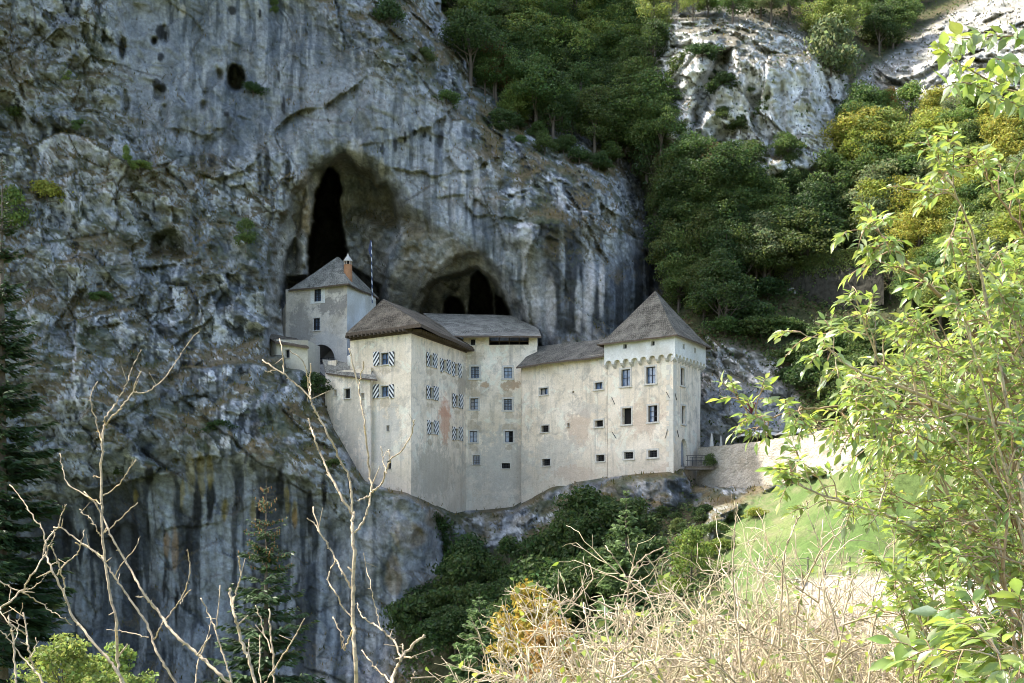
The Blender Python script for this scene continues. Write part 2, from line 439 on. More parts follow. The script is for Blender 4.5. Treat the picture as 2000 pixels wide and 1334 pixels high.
Y += 1.2 * np.exp(-np.abs(d_line(U + 3 * w1, Vv, [(600,340),(585,420),(575,520)])[0]) / 7) * RECESS
carve([(815,640),(838,560),(850,545),(905,532),(930,522),(962,545),(988,582),(1002,640)], 5.5, 8)
H2 = carve([(866,640),(870,592),(880,578),(895,582),(905,600),(910,640)], 10, 4, 3)
H3 = carve([(916,640),(918,575),(922,540),(934,528),(950,545),(962,580),(964,640)], 12, 4, 3)
H4 = carve([(968,640),(970,580),(982,585),(994,610),(998,640)], 9, 4, 3)
H5 = carve(ellipse(460, 152, 17, 25), 5.5, 6, 4)
carve([(284,497),(292,470),(310,452),(340,445),(362,470),(366,499)], 2.6, 9, 12)
for e in [(427,146,4,9),(400,182,6,6),(398,206,6,8),(320,66,9,18),(302,80,5,7),(1372,0,1,1),(240,95,7,20),(312,180,14,14),(320,225,8,22),(245,195,6,20)]:
    carve(ellipse(*e), 1.2, 5, 3)
# undersides of the pale outcrop on the hill
carve([(1345,260),(1362,180),(1400,100),(1430,95),(1400,170),(1385,215)], 5, 9)
carve([(1380,300),(1400,255),(1440,240),(1420,300)], 2, 8)
del YA, YB

PTS = np.stack([(U - 1000) / F * Y, Y, (HV - Vv) / F * Y], -1)
G3 = PTS.reshape(NV, NU, 3)
du = np.gradient(G3, axis=1); dv = np.gradient(G3, axis=0)
NRM = np.cross(dv, du); NRM /= np.linalg.norm(NRM, axis=2)[..., None] + 1e-9
NRM = NRM.reshape(-1, 3); NRM *= np.where(NRM[:, 1:2] > 0, -1, 1)
YG = Y.reshape(NV, NU); NZ = NRM[:, 2].reshape(NV, NU)
def Yt(u, v):
    i = np.clip(np.searchsorted(GU, u) - 1, 0, NU - 2); j = np.clip(np.searchsorted(GV, v) - 1, 0, NV - 2)
    a = (u - GU[i]) / (GU[i + 1] - GU[i]); b = (v - GV[j]) / (GV[j + 1] - GV[j])
    return YG[j, i] * (1 - a) * (1 - b) + YG[j, i + 1] * a * (1 - b) + YG[j + 1, i] * (1 - a) * b + YG[j + 1, i + 1] * a * b
def grid_at(A, u, v):
    return A.reshape(NV, NU)[np.clip(np.searchsorted(GV, v), 0, NV - 1), np.clip(np.searchsorted(GU, u), 0, NU - 1)]

# ---- mineral, stain and growth colours (albedo), some shade painted in
X, Z = PTS[:, 0], PTS[:, 2]
def c3(r, g, b): return np.array([[r, g, b]])
def blend(c, m, d): return c * (1 - m[:, None]) + d * m[:, None]
n1 = fbm(X / 7, Y / 7, Z / 9, 5, 500); n2 = fbm(X / 0.9 + .3 * w1, Y / 5, Z / 11, 4, 510); n3 = fbm(X / .5, Y / .5, Z / .5, 3, 520); n4 = fbm(X / 2.6, Y / 2.6, Z / 2.6, 5, 530)
t = smooth(-.75, .75, n1 + .5 * n4)
ROCK = c3(.15, .16, .168) * (1 - t[:, None]) + c3(.36, .365, .362) * t[:, None]
smz = 1 - rough
n5 = fbm(X / .45 + .25 * w1, Y / 4, Z / 7, 4, 515); n6 = fbm(X / 1.5, Y / 1.5, Z / 1.7, 6, 525, .6); n7 = .75 * fbm(X / .45, Y / .45, Z / .5, 3, 527)
sreg = smooth(-.5, .35, fbm(X / 6, Y / 6, Z / 12, 4, 545))
ROCK = blend(ROCK, .7 * smz * smooth(.08, .42, n2 + .3 * n4 + .15 * n7), c3(.41, .41, .395))           # pale lime wash in streaks
ROCK = blend(ROCK, .8 * smz * sreg * smooth(.05, .42, -n2 + .25 * n1 + .15 * n7), c3(.095, .112, .128))    # blue-grey water streaks
ROCK = blend(ROCK, .8 * smz * sreg * smooth(.22, .5, n5), c3(.50, .49, .46))
ROCK = blend(ROCK, .85 * smz * sreg * smooth(.26, .5, -n5 + .3 * n1), c3(.05, .055, .06))
ROCK = blend(ROCK, .5 * smz * smooth(.3, .55, n6), c3(.17, .16, .135))
big = fbm(X / 9 + .2 * w1, Y / 9, Z / 7, 4, 550)
fl = rough * (.30 + .70 * smooth(-.35, .30, big + .5 * fA))          # broken ground against smoother plates
ROCK = blend(ROCK, .45 * rough * (1 - fl) * smooth(-.2, .4, n4), c3(.20, .225, .245))
ROCK = blend(ROCK, .9 * fl * smooth(.12, .36, .5 * fC + .25 * fB + .5 * n6 + .22 * n7 + .15 * big), c3(.56, .555, .535))        # pale broken faces
ROCK = blend(ROCK, .92 * rough * smooth(.20, .42, -.45 * fC - .4 * n6 + .4 * n7 - .2 * n4), c3(.03, .032, .031))   # near-black flecks, more on small facets that sit back
ROCK = blend(ROCK, .5 * rough * smooth(.18, .48, fbm(X / 2.0, Y / 2.0, Z / 1.2, 5, 540, .6) - .35 * big), c3(.11, .092, .058))
ROCK = blend(ROCK, .6 * rough * smooth(.25, .5, fbm(X / 2.4, Y / 2.4, Z / 2.4, 5, 541, .6)), c3(.085, .10, .112))
vs_ = fbm(X / .9 + .3 * w1, Y / 6, Z / 16, 4, 552); vs2 = fbm(X / .35, Y / 4, Z / 6, 3, 553)
ROCK = blend(ROCK, .75 * rough * smooth(-.1, .3, big) * smooth(.2, .42, vs2 + .4 * n6), c3(.04, .043, .045))
ROCK = blend(ROCK, .55 * rough * smooth(.25, .5, vs_ + .3 * n7), c3(.50, .49, .47))
ROCK = blend(ROCK, .85 * SMOOTH2 * smooth(.0, .35, vs_ + .2 * n7), c3(.40, .425, .44))
ROCK = blend(ROCK, .9 * SMOOTH2 * smooth(.05, .3, -vs_ + .3 * vs2), c3(.075, .082, .088))
ROCK = ROCK * (1 - .14 * SMOOTH1 - .40 * SMOOTH2 + .06 * rough)[:, None] * c3(.90, .93, .965)  # shade under the overhang painted in by darkening the lower wall
ck = smooth(-.1, .3, fbm(X / 5, Y / 5, Z / 5, 3, 580))
ROCK = blend(ROCK, .75 * ck * smooth(.045, .008, kA + .012 * n3), c3(.035, .036, .036)); ROCK = blend(ROCK, .5 * (1 - ck) * rough * smooth(.06, .01, kB + .02 * n3), c3(.04, .04, .04))
# warm, brownish walls of the recess; shade of vault and holes painted in
ROCK = blend(ROCK, .55 * RECESS * smooth(-.4, .5, n4 + .4), c3(.36, .335, .28))
ROCK = blend(ROCK, .45 * RECESS * smooth(.0, .5, n2), c3(.19, .205, .21))
ROCK = blend(ROCK, zone(ellipse(597, 425, 13, 95), 9) * .7, c3(.36, .27, .15))
ROCK = blend(ROCK, zone(ellipse(590, 515, 20, 62), 9) * .7, c3(.40, .38, .33))
brn = zone([(700,410),(780,420),(900,480),(935,500),(960,530),(930,540),(880,530),(840,560),(780,520)], 26)
ROCK = blend(ROCK, brn * smooth(-.2, .5, n3 + n4) * .8, c3(.15, .12, .065))
ROCK = blend(ROCK, .85 * VAULT * smooth(-.6, .3, n4), c3(.12, .105, .062))  # brown vault rock, darkened to paint in the shadow under the arch
dg = fbm((X * .7 + Z * .7) / 7, Y / 6, (X * .7 - Z * .7) / .8, 4, 555)
ROCK = blend(ROCK, .6 * RECESS * (1 - VAULT) * smooth(.1, .4, dg), c3(.44, .42, .38)); ROCK = blend(ROCK, .6 * RECESS * smooth(.1, .4, -dg), c3(.13, .135, .125))
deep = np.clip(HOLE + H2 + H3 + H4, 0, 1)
ROCK = blend(ROCK, .7 * deep, c3(.05, .045, .04))  # darkness inside the cave holes painted into the rock colour
# drip stains: black, white, ochre
def stains(lst, col, soft=3, warp=7, k=.95):
    global ROCK
    m = np.zeros(U.shape)
    for e in lst:
        m = np.maximum(m, smooth(1.25, .75, np.sqrt(((U + warp * .6 * w1 + 1.5 * n3 - e[0]) / e[2]) ** 2 + ((Vv + warp * w2 - e[1]) / e[3]) ** 2)))
    ROCK = blend(ROCK, m * k, col)
BLK = c3(.018, .019, .02)
stains([(130,1050,10,52),(158,1075,6,38),(190,1062,14,34),(224,1042,12,42),(262,1095,8,112),(288,1028,3,24),(385,990,9,46),(410,980,9,40),(372,1060,9,48),(320,1128,5,40),(547,955,8,46),(468,985,3,14),(462,985,2,12),
 (604,1000,6,46),(630,960,5,30),(740,900,4,4),(505,1010,5,26),(295,925,9,18),(100,1080,5,40),(345,1180,4,40),(440,1000,4,22)], BLK)
stains([(746,291,4,13),(772,283,5,15),(792,268,4,12),(811,258,4,8),(831,262,4,8),(862,272,6,18),(843,272,3,7),(952,285,9,22),(980,285,8,28),(925,270,4,14),(312,62,9,17),(300,80,5,8),(322,70,3,12),(452,22,8,9),(505,22,3,9),(598,62,3,8),
 (240,98,6,18),(303,162,8,10),(314,172,9,10),(313,115,6,9),(397,318,7,16),(376,318,6,18),(415,315,8,14),(560,340,6,30),(575,345,6,24),(520,335,6,50),(508,350,5,32),(555,205,3,20),(445,226,5,6),(352,300,5,4),(545,150,3,12),(300,400,3,18)], BLK, k=.9)
rb = zone([(1050,430),(1090,400),(1130,450),(1150,540),(1135,640),(1085,670),(1065,560)], 14) * smooth(-.75, -.05, n2 + .5 * n5) + zone([(1150,570),(1200,520),(1285,470),(1300,560),(1250,640),(1180,665),(1140,640)], 16) * smooth(-.55, .1, n2 + .6 * n5)
rb = np.maximum(rb, zone([(1010,300),(1060,320),(1130,350),(1180,410),(1110,410),(1040,380),(1000,330)], 16) * smooth(-.2, .5, n4 + .5 * n3))
ROCK = blend(ROCK, np.clip(rb, 0, 1) * .9, c3(.022, .024, .026))
stains([(1030,500,10,110),(1040,590,14,60),(1075,600,10,60),(1150,560,12,90),(1175,560,6,60),(690,292,14,24),(1130,600,8,50),(930,345,6,40),(1010,360,8,50),(870,355,5,30),(905,350,4,26),(700,300,8,30),(355,15,6,14),(575,330,4,40),(745,330,6,20)], c3(.50, .48, .45), k=.6)
stains([(372,925,9,45),(392,920,8,36),(410,925,7,34),(268,965,5,14),(395,960,5,20),(355,965,4,30),(495,1000,6,22),(560,975,5,26),(575,1000,6,24),(440,1000,8,20)], c3(.24, .19, .06), k=.6)
stains([(325,1060,7,24),(342,1070,7,42),(575,1010,5,20)], c3(.27, .16, .07), k=.6)
stains([(432,1120,5,120),(450,1075,6,60),(296,1000,5,46),(330,1010,6,30),(315,1090,5,50),(400,1090,6,110),(470,1120,6,120)], c3(.33, .36, .38), k=.55)
stains([(800,1045,34,26),(850,1010,18,18),(770,1120,16,40)], c3(.40, .28, .16), k=.45)
stains([(770,1220,5,70)], c3(.5, .5, .48), k=.4)
pw = PILLAR * smooth(-.3, .6, n2)
ROCK = blend(ROCK, .45 * pw, c3(.40, .38, .35))
ROCK = blend(ROCK, zone([(1085,945),(1187,925),(1330,912),(1340,960),(1290,985),(1230,960),(1100,990),(940,1060),(880,1010),(1000,985)], 12) * smooth(-.6, .4, n4 + .4 * n6) * .85, c3(.37, .315, .245))
# growth on up-facing ledges
up = NRM[:, 2]
led = smooth(.30, .62, up + .18 * n4) * smooth(-.7, .2, n4 + .4 * n1)
gt = smooth(-.4, .5, n4)[:, None]
GROW = c3(.055, .065, .022) * (1 - gt) + c3(.115, .088, .042) * gt
ROCK = blend(ROCK, led * .9 * (.35 + .65 * rough), GROW)
dry = zone([(900,205),(1000,225),(1090,255),(1180,290),(1200,330),(1080,310),(980,280),(900,250)], 22) + .8 * zone([(110,260),(200,290),(290,320),(330,350),(200,360),(90,300)], 26) + .7 * zone([(150,850),(300,800),(470,780),(560,800),(640,900),(500,905),(250,900)], 30) + .8 * zone([(0,150),(60,160),(120,220),(60,280),(0,260)], 25) + .7 * zone([(690,80),(850,60),(900,150),(860,210),(730,180)], 25) + .7 * zone([(480,705),(600,715),(650,790),(640,850),(560,800)], 15)
ROCK = blend(ROCK, np.clip(dry, 0, 1) * smooth(.05, .45, n4 + .6 * up - .1) * .9, GROW)
moss = rough * (1 - .8 * zone([(200,560),(480,520),(520,760),(330,800)], 60)) * smooth(.16, .42, fbm(X / 3.2 + .3 * w1, Y / 3.2, Z / 1.5, 5, 570, .6) + .35 * up) * (1 - CASTLE)
ROCK = blend(ROCK, .72 * moss, GROW * .9)
# the hillside
HSOIL = c3(.045, .05, .02) * (1 - gt) + c3(.085, .07, .035) * gt
WHITE = c3(.44, .44, .43) + (c3(.80, .79, .76) - c3(.44, .44, .43)) * smooth(-.6, .5, n4 + .6 * n2 + .5 * fC)[:, None]
WHITE = blend(WHITE, .7 * smooth(.35, .8, -fB + .5 * n3), c3(.10, .10, .09))
WHITE = blend(WHITE, .85 * (1 - .2 * OUT2) * smooth(.40, .70, up + .2 * n4), HSOIL)
bare = smooth(.25, .55, fbm(X / 4, Y / 4, Z / 4, 4, 560)) * .6 * smooth(.55, .3, up)
HILL = blend(HSOIL, np.clip(hillrock * smooth(-1.1, -.3, n4 + .4) + bare, 0, 1), WHITE)
HILL = blend(HILL, LOWROCK * smooth(740, 770, Vv) * .7, c3(.17, .185, .20))
VAL = blend(HSOIL * .8, smooth(.15, .5, n4 + .3 * n3) * .6 * smooth(.75, .4, up), c3(.40, .39, .37))
ROCK = blend(ROCK, VALLEY, VAL)
gr = smooth(-.6, .6, n1 + .7 * n4)[:, None]
MEA = c3(.080, .128, .034) * (1 - gr) + c3(.130, .162, .056) * gr
MEA = blend(MEA, .6 * smooth(.1, .5, n4 + .5 * n3), c3(.165, .155, .085)); MEA = blend(MEA, .5 * smooth(.1, .4, n6), c3(.075, .105, .03))
ROCK = blend(ROCK, MEADOW, MEA)
PTH = c3(.30, .27, .225) * (1 + .12 * n4[:, None])
ROCK = blend(ROCK, PATH, PTH)
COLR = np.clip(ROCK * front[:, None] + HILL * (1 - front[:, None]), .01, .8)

m_rock = attr_mat('limestone', .88, .42, 2.6, .16, 1.5)
m_hill = attr_mat('hill_ground', .9, .4, 2.4, .2, 1.2)
m_meadow = attr_mat('meadow_turf', .95, .35, 3.5, .1, 3.0)
m_path = attr_mat('pale_gravel', .95, .2, 8, .02, 9)

ids = np.arange(NU * NV).reshape(NV, NU)
QD = np.stack([ids[:-1, :-1], ids[1:, :-1], ids[1:, 1:], ids[:-1, 1:]], -1).reshape(-1, 4)
ctr = lambda A: A[QD].mean(1)
fr = ctr(front) > .5
reg = np.where(~fr, 1, np.where(ctr(PATH) > .5, 4, np.where(ctr(MEADOW) > .5, 2, np.where(ctr(VALLEY) > .5, 3, 0))))
for rid, nm, m in [(0, 'cliff', m_rock), (1, 'hillside', m_hill), (2, 'meadow', m_meadow), (3, 'valley_slope', m_hill), (4, 'gravel_path', m_path)]:
    q = QD[reg == rid]
    use, inv = np.unique(q, return_inverse=True)
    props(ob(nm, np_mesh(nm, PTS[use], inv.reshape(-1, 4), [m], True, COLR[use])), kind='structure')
# ground under the near shrubs, running out to the valley floor, below the picture's edge
gx, gy = np.meshgrid(np.concatenate([np.linspace(-400, -40, 20), np.linspace(-38, 38, 60), np.linspace(40, 400, 20)]), np.concatenate([np.linspace(-300, -10, 15), np.linspace(-9, 60, 70), np.linspace(62, 110, 20)]))
gz = -1.75 - .19 * np.clip(gy, 0, 70) - .03 * np.clip(gy, -300, 0) * 0 + .15 * fbm(gx / 3, gy / 3, gx * 0, 4, 900) + .035 * np.clip(gx, -50, 60) * np.clip(gy / 40, 0, 1)
gid = np.arange(gx.size).reshape(gx.shape)
gq = np.stack([gid[:-1, :-1], gid[:-1, 1:], gid[1:, 1:], gid[1:, :-1]], -1).reshape(-1, 4)
gn = fbm(gx.ravel() / 2, gy.ravel() / 2, gx.ravel() * 0, 4, 901)
props(ob('ground', np_mesh('ground', np.stack([gx, gy, gz], -1).reshape(-1, 3), gq, [m_meadow], True, np.clip(c3(.13, .15, .06) * (1 + .4 * gn[:, None]), .02, .5))), kind='structure')
# ------------------------------------------------------------------ castle
def plaster(name, base, dirt, patches=(), grime=0.5, zlow=None, streak=0.5, rubble=0.0):
    k = NT(name)
    co = k.coord()
    big = k.noise(co, 0.33, 5, 0.6, 0.6)
    col = k.mix(k.ramp(big, [(0.38, 0), (0.66, 1)]), base, tuple(b * f for b, f in zip(base, (.80, .77, .71))))
    # old grey-brown weathering and pale repairs in patches
    w = k.noise(co, 0.9, 7, 0.68, 0.8)
    col = k.mix(k.math('MULTIPLY', k.ramp(w, [(0.50, 0), (0.66, 1)]), grime), col, dirt)
    pale = k.noise(k.coord(loc=(31, 7, 3)), 0.55, 6, 0.62, 0.9)
    col = k.mix(k.math('MULTIPLY', k.ramp(pale, [(0.55, 0), (0.60, 1)]), 0.45), col, tuple(min(.82, b * 1.15) for b in base))
    # rain streaks
    st = k.noise(k.coord(scale=(2.2, 2.2, 0.16)), 1.0, 6, 0.62, 0.3)
    col = k.mix(k.math('MULTIPLY', k.ramp(st, [(0.52, 0), (0.74, 1)]), streak), col, tuple(d * .85 for d in dirt))
    geo = k.n('NewGeometry')
    wob = k.noise(co, 1.0, 9, 0.72)
    sep = k.n('SeparateXYZ', {0: geo.outputs['Position']})
    for (c, r, pc, amt) in patches:
        d = k.n('VectorMath', {0: geo.outputs['Position'], 1: tuple(c)}, operation='SUBTRACT')
        d = k.n('VectorMath', {0: d.outputs[0], 1: tuple(1.0 / q for q in r)}, operation='MULTIPLY')
        d = k.n('VectorMath', {0: d.outputs[0]}, operation='LENGTH')
        m = k.math('SUBTRACT', k.math('ADD', 1.0, k.math('MULTIPLY', k.math('SUBTRACT', wob.outputs[0], .5), 3.6)), d.outputs['Value'])
        m = k.math('MULTIPLY', k.ramp(m, [(0.0, 0), (0.3, 1)]), amt)
        col = k.mix(m, col, pc)
    if zlow is not None:
        zz = k.math('ADD', sep.outputs[2], k.math('MULTIPLY', wob.outputs[0], 2.4))
        m = k.ramp(k.math('MULTIPLY', k.math('SUBTRACT', zz, zlow), 0.25), [(0.0, 1), (1.0, 0)])
        col = k.mix(k.math('MULTIPLY', m, 0.55), col, dirt)
    fine = k.noise(co, 7.0, 6, 0.7)
    col = k.mix(1.0, col, k.ramp(fine, [(0.3, 0.86), (0.7, 1.1)]).outputs[0], 'MULTIPLY')
    pit = k.noise(co, 3.6, 4, 0.55)
    col = k.mix(k.math('MULTIPLY', k.ramp(pit, [(0.68, 0), (0.73, 1)]), 0.55), col, tuple(d * .6 for d in dirt))
    h = k.math('ADD', fine, k.math('MULTIPLY', k.noise(co, 2.0, 5, 0.6), 1.5))
    if rubble:
        v = k.n('TexVoronoi', {'Vector': k.coord(scale=(1, 1, 1.9)), 'Scale': 2.0}, feature='DISTANCE_TO_EDGE')
        if rubble > 4: col = k.mix(k.math('MULTIPLY', k.ramp(v.outputs[0], [(.0, 1), (.09, 0)]), .55), col, (.22, .20, .16))
        h = k.math('ADD', h, k.math('MULTIPLY', k.math('MINIMUM', v.outputs[0], .12), rubble))
    k.bsdf(col, .93, k.bump(h, .55, .05), .12)
    return k.m

CREAM, GREYD = (.86, .745, .595), (.39, .345, .285)
pw_ = lambda u, v, Y: P(u, v, Y)
PINK = (.57, .43, .315)
m_plaster = plaster('lime_plaster', CREAM, GREYD, [
    (P(1130, 835, 121.5), (1.6, 2.2, 2.1), PINK, .75), (P(1145, 800, 121), (2.0, 2.4, .8), (.50, .46, .40), .5), (P(1248, 815, 116), (2.5, 2.4, 1.75), PINK, .7),
    (P(868, 822, 124), (.62, 2.2, 2.3), (.56, .30, .19), .7), (P(868, 795, 124), (.7, 2.2, 1.0), (.55, .27, .17), .45), (P(1000, 752, 128.5), (1.2, 1, .55), (.42, .29, .18), .8), (P(946, 752, 128.5), (.5, 1, .3), (.44, .30, .18), .8),
    (P(905, 745, 128.5), (.9, 3, 1.6), (.36, .31, .24), .7), (P(990, 905, 128), (5.2, 2.5, 3.6), (.46, .43, .37), .7), (P(1090, 890, 124), (3.2, 3.5, 2.4), (.52, .48, .41), .6), (P(850, 920, 121), (2.4, 6, 3.0), (.43, .385, .30), .75), (P(745, 850, 119), (3.0, 3, 3.2), (.49, .47, .43), .6),
    (P(1120, 925, 122), (3.2, 3, .8), (.53, .37, .26), .55), (P(1290, 915, 114), (2.6, 2, .5), (.52, .38, .27), .5), (P(690, 820, 120.5), (2.2, 2, 4.0), (.47, .42, .33), .7), (P(928, 748, 128.5), (0.50, 1.4, 0.45), (.40, .315, .21), .55), (P(992, 750, 128.5), (0.50, 1.4, 0.45), (.40, .315, .21), .55), (P(927, 811, 128.5), (0.50, 1.4, 0.45), (.40, .315, .21), .55), (P(993, 812, 128.5), (0.50, 1.4, 0.45), (.40, .315, .21), .55), (P(925, 875, 128.5), (0.55, 1.4, 0.50), (.40, .315, .21), .55), (P(994, 875, 128.5), (0.50, 1.4, 0.45), (.40, .315, .21), .55), (P(927, 770, 128.5), (0.70, 1.4, 0.63), (.40, .315, .21), .55), (P(992, 771, 128.5), (0.60, 1.4, 0.54), (.40, .315, .21), .55), (P(926, 834, 128.5), (0.80, 1.4, 0.72), (.40, .315, .21), .55), (P(993, 836, 128.5), (0.60, 1.4, 0.54), (.40, .315, .21), .55), (P(840, 726, 120.0), (0.40, 1.4, 0.36), (.40, .315, .21), .55), (P(868, 738, 124.0), (0.40, 1.4, 0.36), (.40, .315, .21), .55), (P(890, 745, 127.0), (0.40, 1.4, 0.36), (.40, .315, .21), .55), (P(842, 792, 120.0), (0.40, 1.4, 0.36), (.40, .315, .21), .55), (P(892, 806, 127.0), (0.45, 1.4, 0.41), (.40, .315, .21), .55), (P(843, 862, 120.0), (0.45, 1.4, 0.41), (.40, .315, .21), .55), (P(892, 872, 127.0), (0.40, 1.4, 0.36), (.40, .315, .21), .55), (P(751, 724, 118.5), (0.60, 1.4, 0.54), (.40, .315, .21), .55), (P(751, 788, 118.5), (0.60, 1.4, 0.54), (.40, .315, .21), .55), (P(930, 700, 128.5), (1.00, 1.4, 0.90), (.40, .315, .21), .55)], grime=.7, zlow=7.0, streak=.65, rubble=1.6)
m_tower_pl = plaster('weathered_plaster', (.64, .585, .50), (.33, .29, .245), [(P(655, 600, 131), (2.0, 4, 1.2), (.22, .20, .18), .75), (P(588, 640, 131), (1.6, 3, 2.6), (.28, .26, .235), .65), (P(655, 560, 130), (1.2, 3, 1.0), (.25, .225, .20), .65), (P(640, 665, 130), (1.7, 3, 1.0), (.50, .48, .44), .6)], grime=.8, streak=.45)
m_white = plaster('fresh_whitewash', (.70, .70, .66), (.56, .54, .48), grime=.3, streak=.25)
m_rubble = plaster('rubble_masonry', (.47, .425, .35), (.33, .30, .24), grime=.8, streak=.4, rubble=9.0)
m_stone = simple('dressed_stone', (.52, .49, .43), .9, .15, var=.22, scale=5, bump=.02)
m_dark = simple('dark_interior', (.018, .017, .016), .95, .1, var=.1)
m_wood = simple('weathered_timber', (.10, .075, .055), .85, .2, var=.4, scale=6, bump=.01, stretch=(1, 1, 1))
m_frame = simple('dark_window_frame', (.035, .04, .05), .5, .4, var=.1)
m_iron = simple('wrought_iron', (.03, .03, .032), .55, .4, var=.2)
m_vault = simple('vault_plaster', (.40, .38, .38), .95, .1, var=.15, scale=1.2)
k = NT('window_glass')
k.bsdf(k.ramp(k.noise(k.coord(), 2.2, 2), [(.35, (.05, .085, .15)), (.65, (.16, .22, .33))]), .08, None, .9); m_glass = k.m  # blue sky reflection painted into the pane colour
def shingles(name, a, b, rowh=.27):
    k = NT(name)
    uvc = k.n('TexCoord')
    br = k.n('TexBrick', {'Vector': uvc.outputs['UV'], 'Color1': a, 'Color2': b, 'Mortar': tuple(x * .25 for x in a), 'Scale': 1.0, 'Mortar Size': .028, 'Brick Width': .24, 'Row Height': rowh, 'Bias': -.1}, offset=.5)
    co = k.coord()
    n = k.noise(co, .8, 6, .65, .5)
    c = k.mix(k.ramp(n, [(.36, 0), (.68, 1)]), br.outputs[0], tuple(x * 1.45 for x in b))
    n2 = k.noise(co, 5.5, 5, .7)
    c = k.mix(1.0, c, k.ramp(n2, [(.3, .5), (.7, 1.35)]).outputs[0], 'MULTIPLY')
    n3 = k.noise(k.coord(loc=(9, 4, 2)), 1.6, 5, .6)
    c = k.mix(k.math('MULTIPLY', k.ramp(n3, [(.60, 0), (.72, 1)]), .5), c, (.075, .08, .045))
    h = k.math('ADD', k.math('MULTIPLY', br.outputs['Fac'], -.8), n2)
    k.bsdf(c, .92, k.bump(h, .9, .06), .15)
    return k.m
m_roof = shingles('grey_wood_shingles', (.098, .092, .074), (.14, .13, .105))
m_roof2 = shingles('brown_wood_shingles', (.105, .086, .062), (.15, .126, .092))
m_roof3 = shingles('silvered_wood_shingles', (.18, .17, .14), (.25, .235, .195))

castle = thing('castle', 'pale plastered cave castle with grey shingle roofs wedged under the arch of a cliff', 'castle', P(1000, 960, 122))
CL = Vector(castle.location)
def part(name, me, label=None):
    o = ob(name, me, castle, -CL)
    if label: o['label'] = label
    return o
def sub(name, me, parent): return ob(name, me, parent)

class Wall:
    """vertical wall from plan point A to B (left to right as seen), normal towards the valley"""
    def __init__(s, uA, YA_, uB, YB_):
        s.A = Vector(((uA - 1000) / F * YA_, YA_)); s.B = Vector(((uB - 1000) / F * YB_, YB_))
        s.L = (s.B - s.A).length; s.d = (s.B - s.A) / s.L; s.nrm = Vector((s.d.y, -s.d.x))
        s.holes = []
    def sz(s, u, v):
        r = Vector(((u - 1000) / F, 1.0))         # ray in plan
        # A + d*t = r*q
        det = s.d.x * (-r.y) - s.d.y * (-r.x)
        t = ((-s.A.x) * (-r.y) - (-s.A.y) * (-r.x)) / det
        q = s.A.y + s.d.y * t
        return t, (HV - v) / F * q
    def pt(s, t, z, out=0.0):
        p = s.A + s.d * t + s.nrm * out
        return Vector((p.x, p.y, z))
    def rect(s, u0, v0, u1, v1):
        a = s.sz(u0, (v0 + v1) / 2)[0]; b = s.sz(u1, (v0 + v1) / 2)[0]; m = (u0 + u1) / 2
        return a, s.sz(m, v1)[1], b, s.sz(m, v0)[1]

class Shell:
    def __init__(s): s.V, s.F, s.M = [], [], []
    def poly(s, pts, m=0):
        i = len(s.V); s.V += [Vector(p) for p in pts]; s.F.append(list(range(i, i + len(pts)))); s.M.append(m)
    def box(s, o, ex, ey, ez, m=0):
        """o corner, three edge vectors"""
        o, ex, ey, ez = Vector(o), Vector(ex), Vector(ey), Vector(ez)
        c = [o, o + ex, o + ex + ey, o + ey, o + ez, o + ex + ez, o + ex + ey + ez, o + ey + ez]
        i = len(s.V); s.V += c
        for f in ((0, 3, 2, 1), (4, 5, 6, 7), (0, 1, 5, 4), (1, 2, 6, 5), (2, 3, 7, 6), (3, 0, 4, 7)):
            s.F.append([i + q for q in f]); s.M.append(m)
    def wall(s, w, z0, z1, m=0, t0=0.0, t1=None, reveal=.38):
        t1 = w.L if t1 is None else t1
        hs = w.holes
        T = sorted({t0, t1, *[x for h in hs for x in (h[0], h[2])], *np.arange(t0 + 1.5, t1 - .5, 1.7)}); Zs = sorted({z0, z1, *[x for h in hs for x in (h[1], h[3])], *np.arange(z0 + 1.5, z1 - .5, 1.7)})
        for a, b in zip(T[:-1], T[1:]):
            for c, d in zip(Zs[:-1], Zs[1:]):
                tm, zm = (a + b) / 2, (c + d) / 2
                if any(h[0] < tm < h[2] and h[1] < zm < h[3] for h in hs): continue
                s.poly([w.pt(a, c), w.pt(b, c), w.pt(b, d), w.pt(a, d)], m)
        for (a, c, b, d) in hs:
            r = -reveal
            for p, q in (((a, c), (b, c)), ((b, c), (b, d)), ((b, d), (a, d)), ((a, d), (a, c))):
                s.poly([w.pt(*p), w.pt(*q), w.pt(*q, r), w.pt(*p, r)], m)
    def bar(s, w, a, c, b, d, o0, o1, m=0):
        """box on wall w over rect (a,c)-(b,d), from offset o0 to o1"""
        s.box(w.pt(a, c, o0), w.pt(b, c, o0) - w.pt(a, c, o0), w.pt(a, c, o1) - w.pt(a, c, o0), w.pt(a, d, o0) - w.pt(a, c, o0), m)
    def mesh(s, name, mats): return py_mesh(name, s.V, s.F, mats, s.M)
    def wavy(s, name, mats, amp=.045):
        """hand-built walls: corners and faces wander a few centimetres"""
        A = np.array([tuple(v) for v in s.V]); f = 1 / 2.1
        for k_ in (0, 1): A[:, k_] += amp * fbm(A[:, 0] * f, A[:, 1] * f, A[:, 2] * f, 2, 800 + k_)
        return py_mesh(name, A, s.F, mats, s.M)

